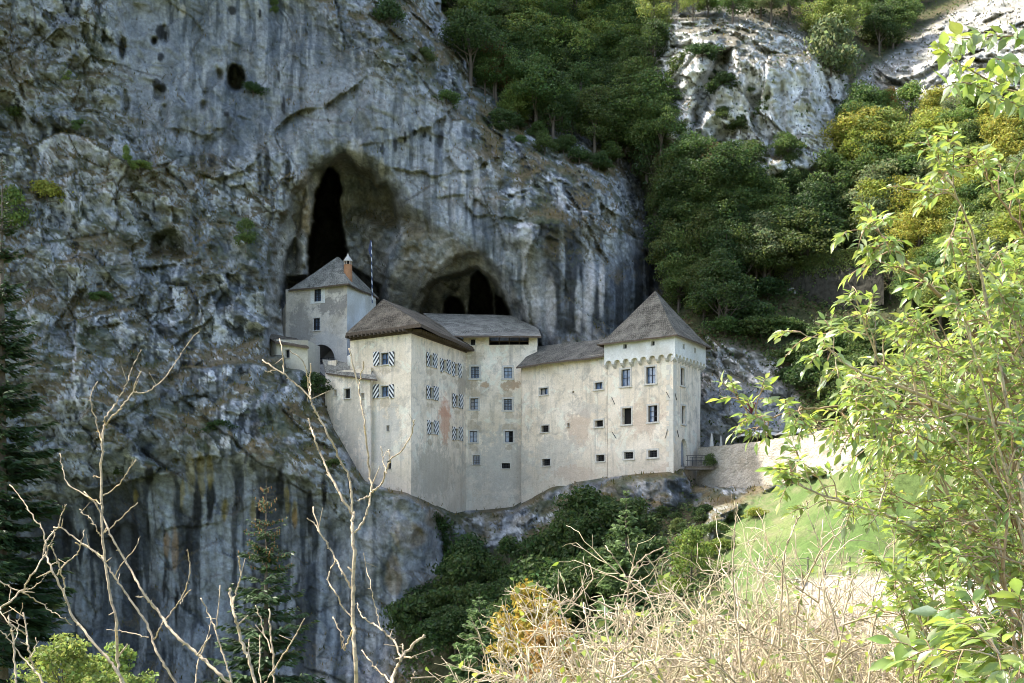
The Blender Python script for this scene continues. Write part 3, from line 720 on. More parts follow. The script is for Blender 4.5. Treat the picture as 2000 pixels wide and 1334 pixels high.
WMATS = [m_stone, m_frame, m_glass, m_dark, m_iron, m_vault]
def window(w, px, kind, surround=.16, cols=2, rows=2, sill=True):
    """one recessed window: stone surround, timber frame, panes or bars; registers its opening in the wall"""
    a, c, b, d = w.rect(*px)
    w.holes.append((a, c, b, d))
    s = Shell(); sw = surround
    if sw:
        s.bar(w, a - sw, c, a - .004, d, -.05, .045, 0); s.bar(w, b + .004, c, b + sw, d, -.05, .045, 0)
        s.bar(w, a - sw, d + .004, b + sw, d + sw, -.05, .05, 0)
        s.bar(w, a - sw * 1.25, c - sw * .9, b + sw * 1.25, c - .004, -.05, .11 if sill else .05, 0)
    g = -.27
    def pane(p0, p1, m=2, dz=0):
        s.poly([w.pt(p0, c + .01, g + dz), w.pt(p1, c + .01, g + dz), w.pt(p1, d - .01, g + dz), w.pt(p0, d - .01, g + dz)], m)
    fw = .06
    if kind in ('glass', 'grill', 'half', 'halfl'):
        m = (a + b) / 2
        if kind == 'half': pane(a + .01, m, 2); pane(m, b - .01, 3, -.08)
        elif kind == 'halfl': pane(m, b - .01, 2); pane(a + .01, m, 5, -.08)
        else: pane(a + .01, b - .01, 2)
        s.bar(w, a + .005, c + .005, a + fw, d - .005, g + .005, g + .07, 1); s.bar(w, b - fw, c + .005, b - .005, d - .005, g + .005, g + .07, 1)
        s.bar(w, a + fw, c + .005, b - fw, c + fw, g + .005, g + .07, 1); s.bar(w, a + fw, d - fw, b - fw, d - .005, g + .005, g + .07, 1)
        for i in range(1, cols):
            x = a + (b - a) * i / cols
            s.bar(w, x - .035, c + fw, x + .035, d - fw, g + .004, g + .06, 1)
        for i in range(1, rows):
            z = c + (d - c) * i / rows
            s.bar(w, a + fw, z - .022, b - fw, z + .022, g + .006, g + .05, 1)
    else:
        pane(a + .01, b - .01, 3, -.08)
        if kind == 'frame':
            s.bar(w, a + .005, c + .005, a + fw, d - .005, g, g + .07, 1); s.bar(w, b - fw, c + .005, b - .005, d - .005, g, g + .07, 1)
            s.bar(w, (a + b) / 2 - .03, c + .005, (a + b) / 2 + .03, d - .005, g, g + .05, 1)
    if kind in ('grill', 'bars'):
        nb = max(3, int((b - a) / .17)); nr = max(2, int((d - c) / .2))
        for i in range(1, nb):
            x = a + (b - a) * i / nb; s.bar(w, x - .014, c, x + .014, d, -.1, -.07, 4)
        for i in range(1, nr):
            z = c + (d - c) * i / nr; s.bar(w, a, z - .012, b, z + .012, -.068, -.045, 4)
    return s

def stripe_mat(name, sgn):
    k = NT(name)
    co = k.n('TexCoord'); sp = k.n('SeparateXYZ', {0: co.outputs['Object']})
    q = k.math('FRACT', k.math('MULTIPLY', k.math('ADD', k.math('MULTIPLY', sp.outputs[0], 1.2 * sgn), sp.outputs[2]), 2.0))
    st = k.math('GREATER_THAN', q, .5)
    n = k.noise(co.outputs['Object'], 6, 4, .6)
    c = k.mix(st, (.76, .76, .74), (.02, .024, .036))
    c = k.mix(k.math('MULTIPLY', k.ramp(n, [(.5, 0), (.75, 1)]), .35), c, (.36, .34, .30))
    k.bsdf(c, .7, None, .3)
    return k.m
m_strA, m_strB = stripe_mat('chevron_stripes_rising', -1), stripe_mat('chevron_stripes_falling', 1)
def shutter(w, u0, u1, v0, v1, parent, right, tilt=0.22):
    """one open shutter leaf with painted diagonal stripes, hung beside its window"""
    a, c, b, d = w.rect(u0, v0, u1, v1)
    s = Shell(); W, H = b - a, d - c
    s.box((0, -.05, 0), (W, 0, 0), (0, .05, 0), (0, 0, H), 0)
    s.box((.02, -.075, H * .12), (W - .04, 0, 0), (0, .024, 0), (0, 0, .07), 0); s.box((.02, -.075, H * .82), (W - .04, 0, 0), (0, .024, 0), (0, 0, .07), 0)
    o = ob('shutter', s.mesh('shutter', [m_strB if right else m_strA]), parent)
    ang = math.atan2(w.d.y, w.d.x) + (-tilt if not right else tilt) * 0
    o.matrix_local = Matrix.Translation(w.pt(a, c, .07)) @ Matrix.Rotation(ang, 4, 'Z')
    return o

def roof(name, V, Fs, mat, parent, under=None, th=.16, jitter=.05, cuts=5):
    """roof shell with shingled top, timber underside and eave rim"""
    bm = bmesh.new()
    vs_ = [bm.verts.new(v) for v in V]
    for f in Fs: bm.faces.new([vs_[i] for i in f])
    bm.normal_update()
    for f in bm.faces:
        if f.normal.z < 0: f.normal_flip()
    bmesh.ops.triangulate(bm, faces=[f for f in bm.faces if len(f.verts) > 4])
    bmesh.ops.subdivide_edges(bm, edges=bm.edges[:], cuts=cuts, use_grid_fill=True)
    rng = random.Random(hash(name) % 1 + 5)
    for v in bm.verts:
        p = v.co
        n = float(vnoise(np.array([p.x * .9]), np.array([p.y * .9]), np.array([p.z * .9]), 77)[0])
        v.co = p + Vector((0, 0, n * jitter)) + Vector((rng.uniform(-1, 1), rng.uniform(-1, 1), rng.uniform(-1, 1))) * jitter * .25
    bm.normal_update()
    top = list(bm.faces)
    uvl = bm.loops.layers.uv.new('UVMap')
    for f in top:
        n = f.normal; h = Vector((n.y, -n.x, 0)); h = h.normalized() if h.length > 1e-4 else Vector((1, 0, 0))
        up_ = n.cross(h) * -1
        for l in f.loops: l[uvl].uv = (l.vert.co.dot(h), l.vert.co.dot(up_))
    be = [e for e in bm.edges if len(e.link_faces) == 1]
    bv = {}
    for v in list(bm.verts): bv[v] = bm.verts.new(v.co - Vector((0, 0, th)))
    for f in top:
        g = bm.faces.new([bv[v] for v in reversed(f.verts)]); g.material_index = 1
    for e in be:
        a, b = e.verts
        g = bm.faces.new([a, b, bv[b], bv[a]]); g.material_index = 1
    bmesh.ops.recalc_face_normals(bm, faces=bm.faces[:])
    me = bpy.data.meshes.new(name); bm.to_mesh(me); bm.free()
    me.materials.append(mat); me.materials.append(under or m_wood)
    return ob(name, me, parent)

def prism_rest(s, pts, z0, z1, m=0):
    """plain back walls along plan points"""
    for a, b in zip(pts[:-1], pts[1:]):
        s.poly([(a[0], a[1], z0), (b[0], b[1], z0), (b[0], b[1], z1), (a[0], a[1], z1)], m)
Zat = lambda v, Y: (HV - v) / F * Y
PL = lambda u, Y: Vector(((u - 1000) / F * Y, Y))

# --- residential wing with the striped shutters
wl = Wall(684, 120.9, 803, 116.5); wr = Wall(803, 116.5, 912, 129.0)
Wl = [window(wl, (744, 689.5, 759, 712), 'glass', .1, 2, 2), window(wl, (744, 754, 759, 775), 'glass', .1, 2, 2), window(wl, (755, 831, 760, 842), 'dark', .06), window(wl, (756.5, 900, 764.5, 916), 'bars', .06)]
Wr = [window(wr, q, 'glass', .08, 2, 2) for q in [(837.8, 694, 844, 715), (864.8, 703, 871, 724.5), (887.3, 710.5, 893, 732), (838.7, 757, 845, 778), (888.7, 772.5, 895, 794), (840, 825, 846, 846), (888.9, 837.5, 895, 858)]]
ze = Zat(633, 115.0)
s = Shell(); s.wall(wl, 1.2, ze - .02); s.wall(wr, 1.2, ze - .02)
bl, br_ = PL(684, 120.9) + (PL(912, 129) - PL(803, 116.5)), PL(912, 129)
prism_rest(s, [br_, bl, PL(684, 120.9)], 1.2, ze - .02)
pal = part('residential_wing', s.wavy('residential_wing', [m_plaster]), 'cream corner wing with black and white striped shutters')
for q in Wl + Wr: sub('window', q.mesh('window', WMATS), pal)
for (a0, a1, b0, b1, c0, c1) in [(730.5, 741.2, 761.8, 770.5, 687, 714.5), (729.5, 740.5, 761.5, 770, 751, 778)]:
    shutter(wl, a0, a1, c0, c1, pal, False); shutter(wl, b0, b1, c0, c1, pal, True)
for (a0, a1, b0, b1, c0, c1, sl) in [(832.6, 836.8, 845.2, 852.4, 688, 716, 3), (859, 863.8, 872.2, 879, 700, 727, 3), (882, 886.4, 894.2, 899.6, 707, 735, 3), (832.6, 837.8, 846.2, 855, 753, 780, 2), (883, 887.8, 896.2, 903, 768.5, 796, 2), (833.5, 839.2, 847.2, 855.5, 821, 848, 1), (882.6, 888, 896.2, 902.6, 833.5, 860, 1)]:
    shutter(wr, a0, a1, c0, c1, pal, False); shutter(wr, b0, b1, c0 + sl, c1 + sl, pal, True)
E1, E2, E3 = P(675, 651, 120.0), P(822, 633, 115.0), P(928, 680, 129.2)
R0 = P(749, 584, 121.8); dirr = Vector((PL(912, 129) - PL(803, 116.5)).to_3d()).normalized()
R1 = R0 + dirr * 10.5; E4 = E1 + (E3 - E2); E4.z = E1.z
roof('roof', [E1, E2, E3, E4, R0, R1], [[0, 1, 4], [1, 2, 5, 4], [2, 3, 5], [3, 0, 4, 5]], m_roof2, pal, th=.32)
# rafter ends and wall plate under the eave
s = Shell()
for (w, n, e0) in ((wl, 15, 0), (wr, 24, .3)):
    s.bar(w, -.02 if w is wl else .0, ze - .62, w.L, ze - .05, .004, .07 if w is wl else .066, 0)
    for i in range(n):
        t_ = w.L * (i + .5) / n
        s.bar(w, t_ - .07, ze - .50, t_ + .07, ze - .24, .075, .95, 0)
sub('rafter_row', s.mesh('rafter_row', [m_wood]), pal)['kind'] = 'stuff'

# --- middle wing with the open loggia under its lean-to roof
wm = Wall(905, 128.8, 1050, 128.4)
Wm = [window(wm, (919, 662.5, 928, 674), 'frame', .08), window(wm, (919.5, 716, 936, 739), 'grill', .2, 2, 3), window(wm, (984, 717.5, 1000, 739), 'glass', .2, 2, 3), window(wm, (919, 778, 934, 800), 'halfl', .16, 2, 3), window(wm, (984, 779.5, 1000, 801), 'grill', .2, 2, 3),
      window(wm, (917, 842, 932, 864), 'glass', .14, 2, 2), window(wm, (986, 842, 1002, 864), 'half', .16, 2, 2), window(wm, (924, 889.5, 938, 907.5), 'grill', .08, 2, 2), window(wm, (980, 904.5, 996, 915), 'bars', .06)]
a, c, b, d = wm.rect(955, 657.5, 1033.5, 673.5)
wm.holes.append((a, c, b, d))
zt = Zat(655.5, 128.5)
s = Shell(); s.wall(wm, -9, zt - .12, reveal=.5); prism_rest(s, [PL(1050, 128.4), PL(1050, 133.4), PL(905, 134), PL(905, 128.8)], -9, zt - .12)
mid = part('loggia_wing', s.wavy('loggia_wing', [m_plaster]), 'set back pale wing with a dark open loggia under its roof')
for q in Wm: sub('window', q.mesh('window', WMATS), mid)
s = Shell()
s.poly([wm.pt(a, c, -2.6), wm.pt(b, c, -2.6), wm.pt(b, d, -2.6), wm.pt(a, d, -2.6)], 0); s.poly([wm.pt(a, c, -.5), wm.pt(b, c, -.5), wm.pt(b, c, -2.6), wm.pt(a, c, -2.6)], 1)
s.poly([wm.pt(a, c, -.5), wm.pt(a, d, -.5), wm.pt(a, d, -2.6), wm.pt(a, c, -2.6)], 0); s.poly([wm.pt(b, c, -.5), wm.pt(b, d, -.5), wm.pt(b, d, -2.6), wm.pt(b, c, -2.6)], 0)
s.bar(wm, a, c + .34, b, c + .40, -.3, -.24, 1)
for i in range(1, 4): s.bar(wm, a + (b - a) * i / 4 - .05, c, a + (b - a) * i / 4 + .05, d, -.42, -.32, 1)
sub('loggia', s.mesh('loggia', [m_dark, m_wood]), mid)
zr0, zr1 = Zat(657, 127.6), Zat(617, 135.5)
roof('roof', [P(880, 655, 127.4), P(1057, 656, 127.4), P(1052, 642, 133.5), P(1000, 616, 137), P(826, 612, 137)], [[0, 1, 2, 3, 4]], m_roof3, mid, th=.18, cuts=4)

# --- long wing and square tower
wt = Wall(1187, 119.0, 1315, 114.0); ww = Wall(1018, 127.0, 1187, 119.3); we = Wall(1315, 114.0, 1368, 120.3)
Ww = [window(ww, (1054, 758, 1070, 771), 'halfl', .12, 2, 1), window(ww, (1057, 831, 1072, 844), 'bars', .1), window(ww, (1059, 896.5, 1075, 909.6), 'bars', .1), window(ww, (1162, 747, 1177, 760), 'glass', .16, 2, 1), window(ww, (1162, 821, 1178, 833.5), 'dark', .16), window(ww, (1165, 888.6, 1181, 901), 'bars', .12), window(ww, (1118.3, 763.5, 1121.7, 768), 'dark', 0), window(ww, (1108.6, 826.5, 1112.8, 833.5), 'dark', .04)]
s = Shell(); s.wall(ww, -6, Zat(712, 127.0)); zt0, zt1 = Zat(712, 127.0), Zat(699, 119.3)
a0, a1, a2, a3 = ww.pt(0, zt0), ww.pt(ww.L, zt0), ww.pt(ww.L, zt1), ww.pt(0, zt0 + .05)
s.poly([a0, a1, a2, a3]); prism_rest(s, [PL(1187, 119.3), PL(1187, 119.3) + Vector((1.6, 5)), PL(1018, 127) + Vector((1.6, 5)), PL(1018, 127)], -6, zt0)
wing = part('long_wing', s.wavy('long_wing', [m_plaster]), 'long patched wing with small barred windows')
for q in Ww: sub('window', q.mesh('window', WMATS), wing)
roof('roof', [P(1008, 717, 126.4), P(1060, 709, 123.7), P(1120, 702.5, 121.4), P(1192, 693, 118.5), P(1192, 660, 124.6), P(1060, 676, 129.5), P(1046, 677, 130.5)], [[0, 1, 5, 6], [1, 2, 3, 4, 5]], m_roof, wing, th=.16, cuts=4)

Wt = [window(wt, q, 'glass', .17, 2, 2) for q in [(1213, 721.5, 1231, 754), (1262, 716.5, 1280.5, 749)]] + [window(wt, (1215.5, 797, 1233, 828.5), 'dark', .17), window(wt, (1266, 792, 1284, 824), 'half', .17, 2, 3)] + [window(wt, q, 'bars', .17) for q in [(1219, 883, 1237, 896), (1266, 879.6, 1284, 893)]]
We = [window(we, (1329, 719, 1336.6, 753), 'frame', .17), window(we, (1331, 793, 1338.6, 828), 'frame', .17)]
a, c, b, d = we.rect(1330, 857, 1341.5, 912)
we.holes.append((a, c, b, d))
zc = Zat(690, 114.0)
tb = [PL(1368, 120.3), PL(1187, 119) + (PL(1368, 120.3) - PL(1315, 114)), PL(1187, 119)]
s = Shell(); s.wall(wt, -6, zc + .4, 0); s.wall(we, -6, zc + .4, 0); prism_rest(s, tb, -6, zc + .4)
# arched head of the doorway
mid_, rr = (a + b) / 2, (b - a) / 2
arc = [(mid_ + rr * math.cos(t), d - rr + rr * math.sin(t)) for t in np.linspace(0, math.pi, 13)]
for i in range(12):
    (p0, q0), (p1, q1) = arc[i], arc[i + 1]
    s.poly([we.pt(p0, q0, -.01), we.pt(p0, d + .01, -.01), we.pt(p1, d + .01, -.01), we.pt(p1, q1, -.01)])
    s.poly([we.pt(p0, q0, -.01), we.pt(p1, q1, -.01), we.pt(p1, q1, -.38), we.pt(p0, q0, -.38)])
tow = part('square_tower', s.wavy('square_tower', [m_plaster]), 'square corner tower with white corbelled top and shingled pyramid roof')
for q in Wt + We: sub('window', q.mesh('window', WMATS), tow)
s = Shell(); s.poly([we.pt(a, c, -.36), we.pt(b, c, -.36), we.pt(b, d, -.36), we.pt(a, d, -.36)], 0)
for i in range(1, 4): s.bar(we, a + (b - a) * i / 4 - .015, c, a + (b - a) * i / 4 + .015, d - .1, -.35, -.335, 1)
sub('door', s.mesh('door', [simple('grey_door', (.28, .29, .30), .8), m_frame]), tow)
s = Shell()   # quoins of dressed stone up the corner
zq = -1.0
i = 0
while zq < zc - 1.2:
    l1, l2 = (.75, .45) if i % 2 else (.48, .8)
    s.bar(wt, wt.L - l1, zq, wt.L - .001, zq + .46, -.05, .022, 0); s.bar(we, .0, zq + .003, l2, zq + .457, -.05, .021, 0)
    zq += .475; i += 1
sub('quoin', s.mesh('quoin', [simple('quoin_stone', (.58, .54, .46), .9, .15, var=.15, scale=2.5, bump=.02)]), tow)
for w, u, v, du_, dv_ in ((wt, 1195, 777, 6, 13), (wt, 1196, 845, 8, 12), (wt, 1302, 767, 6, 11), (we, 1318, 770, 3, 12), (wt, 1304, 840, -4, 16), (we, 1322, 842, 3, 12)):
    s = Shell(); t0, z0 = w.sz(u, v); t1, z1 = w.sz(u + du_, v + dv_)
    s.box(w.pt(t0, z0, .01), w.pt(t1, z1, .01) - w.pt(t0, z0, .01), w.pt(t0, z0, .06) - w.pt(t0, z0, .01), Vector((0, 0, .09)), 0)
    sub('wall_anchor', s.mesh('wall_anchor', [m_iron]), tow)
# white corbelled storey
ov = .42
T0, T1, T2 = PL(1187, 119.0), PL(1315, 114.0), PL(1368, 120.3)
U0 = T0 + wt.nrm * ov - wt.d * .12; U1 = T1 + wt.nrm * ov + we.nrm * ov; U2 = T2 + we.nrm * ov + we.d * .35
wu, wv = Wall(1, 1, 2, 2), Wall(1, 1, 2, 2)
for w, p, q in ((wu, U0, U1), (wv, U1, U2)):
    w.A, w.B = p, q; w.L = (q - p).length; w.d = (q - p) / w.L; w.nrm = Vector((w.d.y, -w.d.x)); w.holes = []
zb, ztp = Zat(688, 113.6), Zat(655.5, 113.6) + .1
Wu = [window(wu, (1217, 672, 1224, 681), 'dark', 0), window(wu, (1271.5, 666, 1278.5, 675), 'dark', 0), window(wv, (1333.5, 672, 1337.5, 682), 'frame', 0), window(wv, (1356, 680, 1359.5, 690), 'frame', 0)]
s = Shell(); s.wall(wu, zb, ztp, 0); s.wall(wv, zb, ztp, 0)
Bk = U2 + (U0 - U1); prism_rest(s, [U2, Bk, U0], zb, ztp)
for w, n in ((wu, 8), (wv, 9)):
    cw = w.L / n; hgt = .62; r0 = cw * .36
    for i in range(n):
        x0 = i * cw; xm = x0 + cw / 2
        pr = [(x0, zb)] + [(x0, zb - hgt + .18), (x0 + cw * .5 - r0, zb - hgt + .18)] + [(xm - r0 * math.cos(t), zb - hgt + .18 + r0 * math.sin(t)) for t in np.linspace(.15, math.pi - .15, 9)] + [(xm + r0, zb - hgt + .18), (x0 + cw, zb - hgt + .18), (x0 + cw, zb)]
        top = zb
        for (p0, q0), (p1, q1) in zip(pr[1:-1], pr[2:-1]):
            s.poly([w.pt(p0, q0), w.pt(p1, q1), w.pt(p1, top), w.pt(p0, top)], 0)
            s.poly([w.pt(p0, q0), w.pt(p1, q1), w.pt(p1, q1, -ov), w.pt(p0, q0, -ov)], 0)
        for xx in ([x0, x0 + cw] if i == n - 1 else [x0]):
            h_ = min(cw * .2, .2)
            b0, b1 = max(0, xx - h_ * .7), min(w.L, xx + h_ * .7)
            zz = zb - hgt + .18
            p = [w.pt(b0, zz, .003), w.pt(b1, zz, .003), w.pt(b1, zz - .16, -.08), w.pt(b0, zz - .16, -.08), w.pt(b0, zz - .42, -ov), w.pt(b1, zz - .42, -ov), w.pt(b0, zz, -ov), w.pt(b1, zz, -ov)]
            for f in ((0, 1, 2, 3), (3, 2, 5, 4)): s.poly([p[j] for j in f], 1)
            s.poly([p[0], p[3], p[4], p[6]], 1); s.poly([p[1], p[7], p[5], p[2]], 1)
sub('corbelled_storey', s.mesh('corbelled_storey', [m_white, m_stone]), tow)
for q in Wu: sub('window', q.mesh('window', WMATS), tow)
eo = .5
q0 = U0 + wu.nrm * eo - wu.d * eo; q1 = U1 + wu.nrm * eo + wv.nrm * eo; q2 = U2 + wv.nrm * eo + wv.d * eo; q3 = Bk - wu.nrm * eo - wu.d * eo
za = ztp - .12; cen = (U0 + U2) / 2
apex = Vector((cen.x, cen.y, Zat(568, cen.y)))
V4 = [Vector((q.x, q.y, za)) for q in (q0, q1, q2, q3)]
m4 = [v.lerp(apex, .22) - Vector((0, 0, .22)) for v in V4]
roof('roof', V4 + m4 + [apex], [[0, 1, 5, 4], [1, 2, 6, 5], [2, 3, 7, 6], [3, 0, 4, 7], [4, 5, 8], [5, 6, 8], [6, 7, 8], [7, 4, 8]], m_roof, tow, th=.14, cuts=5)

# --- upper tower in the mouth of the cave
uf = Wall(558, 132.0, 678, 129.0); ur = Wall(678, 129.0, 734, 135.4)
Wf = [window(uf, (613.8, 565, 627, 588.7), 'grill', .0, 2, 3), window(uf, (613, 621.6, 625, 645), 'grill', .12, 2, 3)]
a, c, b, d = uf.rect(598, 673, 654, 712); uf.holes.append((a, c, b, d))
ztu = Zat(554, 129) - .02
s = Shell(); s.wall(uf, 8, ztu, 0, reveal=.01)
mid_, rr = (a + b) / 2, (b - a) / 2; hh_ = min(rr, (d - c) * .8)
arc = [(mid_ + rr * math.cos(t), d - hh_ + hh_ * math.sin(t)) for t in np.linspace(0, math.pi, 21)]
for i in range(20):
    (p0, z0_), (p1, z1_) = arc[i], arc[i + 1]
    s.poly([uf.pt(p0, z0_, -.003), uf.pt(p0, d + .02, -.003), uf.pt(p1, d + .02, -.003), uf.pt(p1, z1_, -.003)], 0)
    s.poly([uf.pt(p0, z0_, -.003), uf.pt(p1, z1_, -.003), uf.pt(p1, z1_, -3.2), uf.pt(p0, z0_, -3.2)], 2)
s.poly([uf.pt(a, c, -3.2), uf.pt(b, c, -3.2), uf.pt(b, d, -3.2), uf.pt(a, d, -3.2)], 2); s.poly([uf.pt(a, c), uf.pt(a, d, 0), uf.pt(a, d, -3.2), uf.pt(a, c, -3.2)], 2); s.poly([uf.pt(b, c), uf.pt(b, d, 0), uf.pt(b, d, -3.2), uf.pt(b, c, -3.2)], 2)
s.wall(ur, 8, ztu, 1)
ub = PL(558, 132) + (PL(734, 135.4) - PL(678, 129)); prism_rest(s, [PL(734, 135.4), ub, PL(558, 132)], 8, ztu)
s.poly([uf.pt(.0, 10), uf.pt(-1.1, 10, -.4), uf.pt(-.9, Zat(600, 131), -.6), uf.pt(0, Zat(590, 131))], 0)    # sloping buttress against the rock
upt = part('upper_tower', s.wavy('upper_tower', [m_tower_pl, m_white, m_vault]), 'stained grey tower in the cave mouth with an archway at its foot')
for q in Wf: sub('window', q.mesh('window', WMATS), upt)
s = Shell(); w0 = uf.rect(606.5, 562.5, 634.5, 592.5); w1_ = uf.rect(613.8, 565, 627, 588.7)
s.bar(uf, w0[0], w0[1], w1_[0] - .004, w0[3], -.03, .02); s.bar(uf, w1_[2] + .004, w0[1], w0[2], w0[3], -.03, .02); s.bar(uf, w1_[0], w1_[3] + .004, w1_[2], w0[3] - .004, -.03, .018); s.bar(uf, w1_[0], w0[1], w1_[2], w1_[1] - .004, -.03, .018)
sub('window_surround', s.mesh('window_surround', [m_white]), upt)
s = Shell()
for i in range(len(arc) - 1):
    for r_ in (1.0,):
        (p0, z0_), (p1, z1_) = arc[i], arc[i + 1]; e = 1.1
        o0 = (mid_ + (p0 - mid_) * e, d - hh_ + (z0_ - d + hh_) * e); o1 = (mid_ + (p1 - mid_) * e, d - hh_ + (z1_ - d + hh_) * e)
        s.poly([uf.pt(p0, z0_, .03), uf.pt(o0[0], o0[1], .03), uf.pt(o1[0], o1[1], .03), uf.pt(p1, z1_, .03)]); s.poly([uf.pt(p0, z0_, .03), uf.pt(p1, z1_, .03), uf.pt(p1, z1_, -.1), uf.pt(p0, z0_, -.1)])
sub('arch_surround', s.mesh('arch_surround', [m_stone]), upt)
s = Shell(); zr_ = Zat(698, 129.6)
s.bar(uf, a + .1, zr_ + .0, b - .1, zr_ + .05, -.25, -.2)
s.bar(uf, a + .1, zr_ - .35, b - .1, zr_ - .31, -.25, -.2)
for i in range(5): s.bar(uf, a + .15 + (b - a - .3) * i / 4, c, a + .2 + (b - a - .3) * i / 4, zr_ + .04, -.26, -.2)
sub('railing', s.mesh('railing', [m_iron]), upt)
A0, A1, A2 = P(563, 564, 131.6), P(681, 553, 128.2), P(741, 577, 136.2); A3 = A0 + (A2 - A1); A3.z = A2.z
A2.z = A1.z = A0.z = A3.z = Zat(553.5, 128.2)
ap = P(657, 503, 132.6); ap2 = ap + (A1 - A0).normalized() * .35
roof('roof', [A0, A1, A2, A3, ap, ap2], [[0, 1, 5, 4], [1, 2, 5], [2, 3, 4, 5], [3, 0, 4]], m_roof3, upt, th=.16)
# chimney
def lathe(prof, n=14, m=0, c=(0, 0, 0)):
    V, Fc = [], []
    for r, z in prof:
        V += [(c[0] + r * math.cos(2 * math.pi * i / n), c[1] + r * math.sin(2 * math.pi * i / n), c[2] + z) for i in range(n)]
    for j in range(len(prof) - 1):
        for i in range(n): Fc.append([j * n + i, j * n + (i + 1) % n, (j + 1) * n + (i + 1) % n, (j + 1) * n + i])
    return V, Fc
cb = P(679.5, 545, 130.2); sc_ = 130.2 / F
V, Fc = lathe([(9 * sc_, -.8), (8.6 * sc_, 10 * sc_), (8 * sc_, 26 * sc_), (8.4 * sc_, 27 * sc_), (7.6 * sc_, 28 * sc_)], c=cb)
V2, F2 = lathe([(8.6 * sc_, 34 * sc_), (9 * sc_, 35.5 * sc_), (5.2 * sc_, 41 * sc_), (2.2 * sc_, 45 * sc_), (.9 * sc_, 49 * sc_), (.02, 50 * sc_)], c=cb)
V3, F3 = lathe([(4.2 * sc_, 27 * sc_), (4.2 * sc_, 35 * sc_)], c=cb)
s = Shell(); s.V = [Vector(v) for v in V]; s.F = Fc; s.M = [0] * len(Fc)
for VV, FF, mi in ((V2, F2, 1), (V3, F3, 2)):
    i0 = len(s.V); s.V += [Vector(v) for v in VV]; s.F += [[q + i0 for q in f] for f in FF]; s.M += [mi] * len(FF)
for i in range(7):
    t = 2 * math.pi * i / 7
    s.box(cb + Vector((7.2 * sc_ * math.cos(t) - .05, 7.2 * sc_ * math.sin(t) - .05, 27.5 * sc_)), (.1, 0, 0), (0, .1, 0), (0, 0, 7.2 * sc_), 3)
sub('chimney', s.mesh('chimney', [simple('terracotta_render', (.34, .17, .085), .9, var=.3, scale=2), simple('pale_cowl', (.50, .47, .42), .9), m_dark, simple('cowl_pillar', (.42, .33, .26), .9)]), upt)

# --- low terrace wing with its steep shingle skirt
wg = Wall(636, 122.6, 724, 118.7)
Wg = [window(wg, (652, 761, 658, 773), 'dark', .05), window(wg, (672.5, 759, 684, 778), 'frame', .1), window(wg, (705, 768, 711, 779), 'dark', .05)]
zg = Zat(722, 120.5)
s = Shell(); s.wall(wg, -8, zg); prism_rest(s, [PL(724, 118.7), PL(724, 118.7) + Vector((1, 3)), PL(636, 122.6) + Vector((1.2, 4)), PL(636, 122.6)], -8, zg)
zt2 = Zat(703, 121.5)
s.box(wg.pt(-.15, zg - 4, -.45), wg.pt(1.2, 0, 0) - wg.pt(0, 0, 0), Vector((.5, 1.5, 0)), Vector((0, 0, zt2 - zg + 4.1)), 0)
low = part('terrace_wing', s.wavy('terrace_wing', [m_plaster]), 'low dirty wing under a steep shingle skirt')
for q in Wg: sub('window', q.mesh('window', WMATS), low)
roof('roof', [P(637, 728.5, 122.2), P(737, 741.5, 117.5), P(724, 713.5, 120.0), P(629, 701, 124.2)], [[0, 1, 2, 3]], m_roof3, low, th=.14, cuts=5)
s = Shell(); V, Fc = lathe([(1.05, 0), (1.1, .3), (1.12, 1.0), (1.05, 1.05), (.98, .3)], 16, c=P(700, 716, 121.9))
sub('round_parapet', py_mesh('round_parapet', V, Fc, [m_white], smooth=True), low)

# --- small cream outbuilding against the rock
wo = Wall(540, 124.4, 601, 123.0); wo2 = Wall(519, 127.5, 540, 124.4)
Wo = [window(wo, (557.5, 683, 566, 699), 'frame', .05)]
s = Shell(); zo = Zat(668, 124)
s.wall(wo, 8, zo, 0); s.poly([wo.pt(0, zo), wo.pt(wo.L, zo), wo.pt(wo.L, Zat(676, 123)), wo.pt(0, zo + .35)], 0); s.wall(wo2, 8, zo + .3, 0); s.poly([wo2.pt(0, zo + .3), wo2.pt(wo2.L, zo + .3), wo2.pt(0, zo + 1.0)], 0)
prism_rest(s, [PL(601, 123), PL(601, 123) + Vector((.6, 4)), PL(519, 127.5)], 8, zo)
out_ = part('outbuilding', s.mesh('outbuilding', [plaster('cream_plaster', (.66, .62, .50), (.45, .42, .33), grime=.3, streak=.3)]), 'small cream outbuilding with a sloping roof against the rock')
for q in Wo: sub('window', q.mesh('window', WMATS), out_)
roof('roof', [P(537, 667.5, 123.8), P(603, 677, 122.4), P(578, 660, 127), P(513, 650, 128)], [[0, 1, 2, 3]], m_roof2, out_, th=.2, cuts=4)
roof('roof', [P(513, 650, 128), P(516, 656, 128), P(539, 670, 124.1), P(537, 667.4, 123.9)], [[0, 1, 2, 3]], m_white, out_, under=m_white, th=.1, jitter=0, cuts=1)

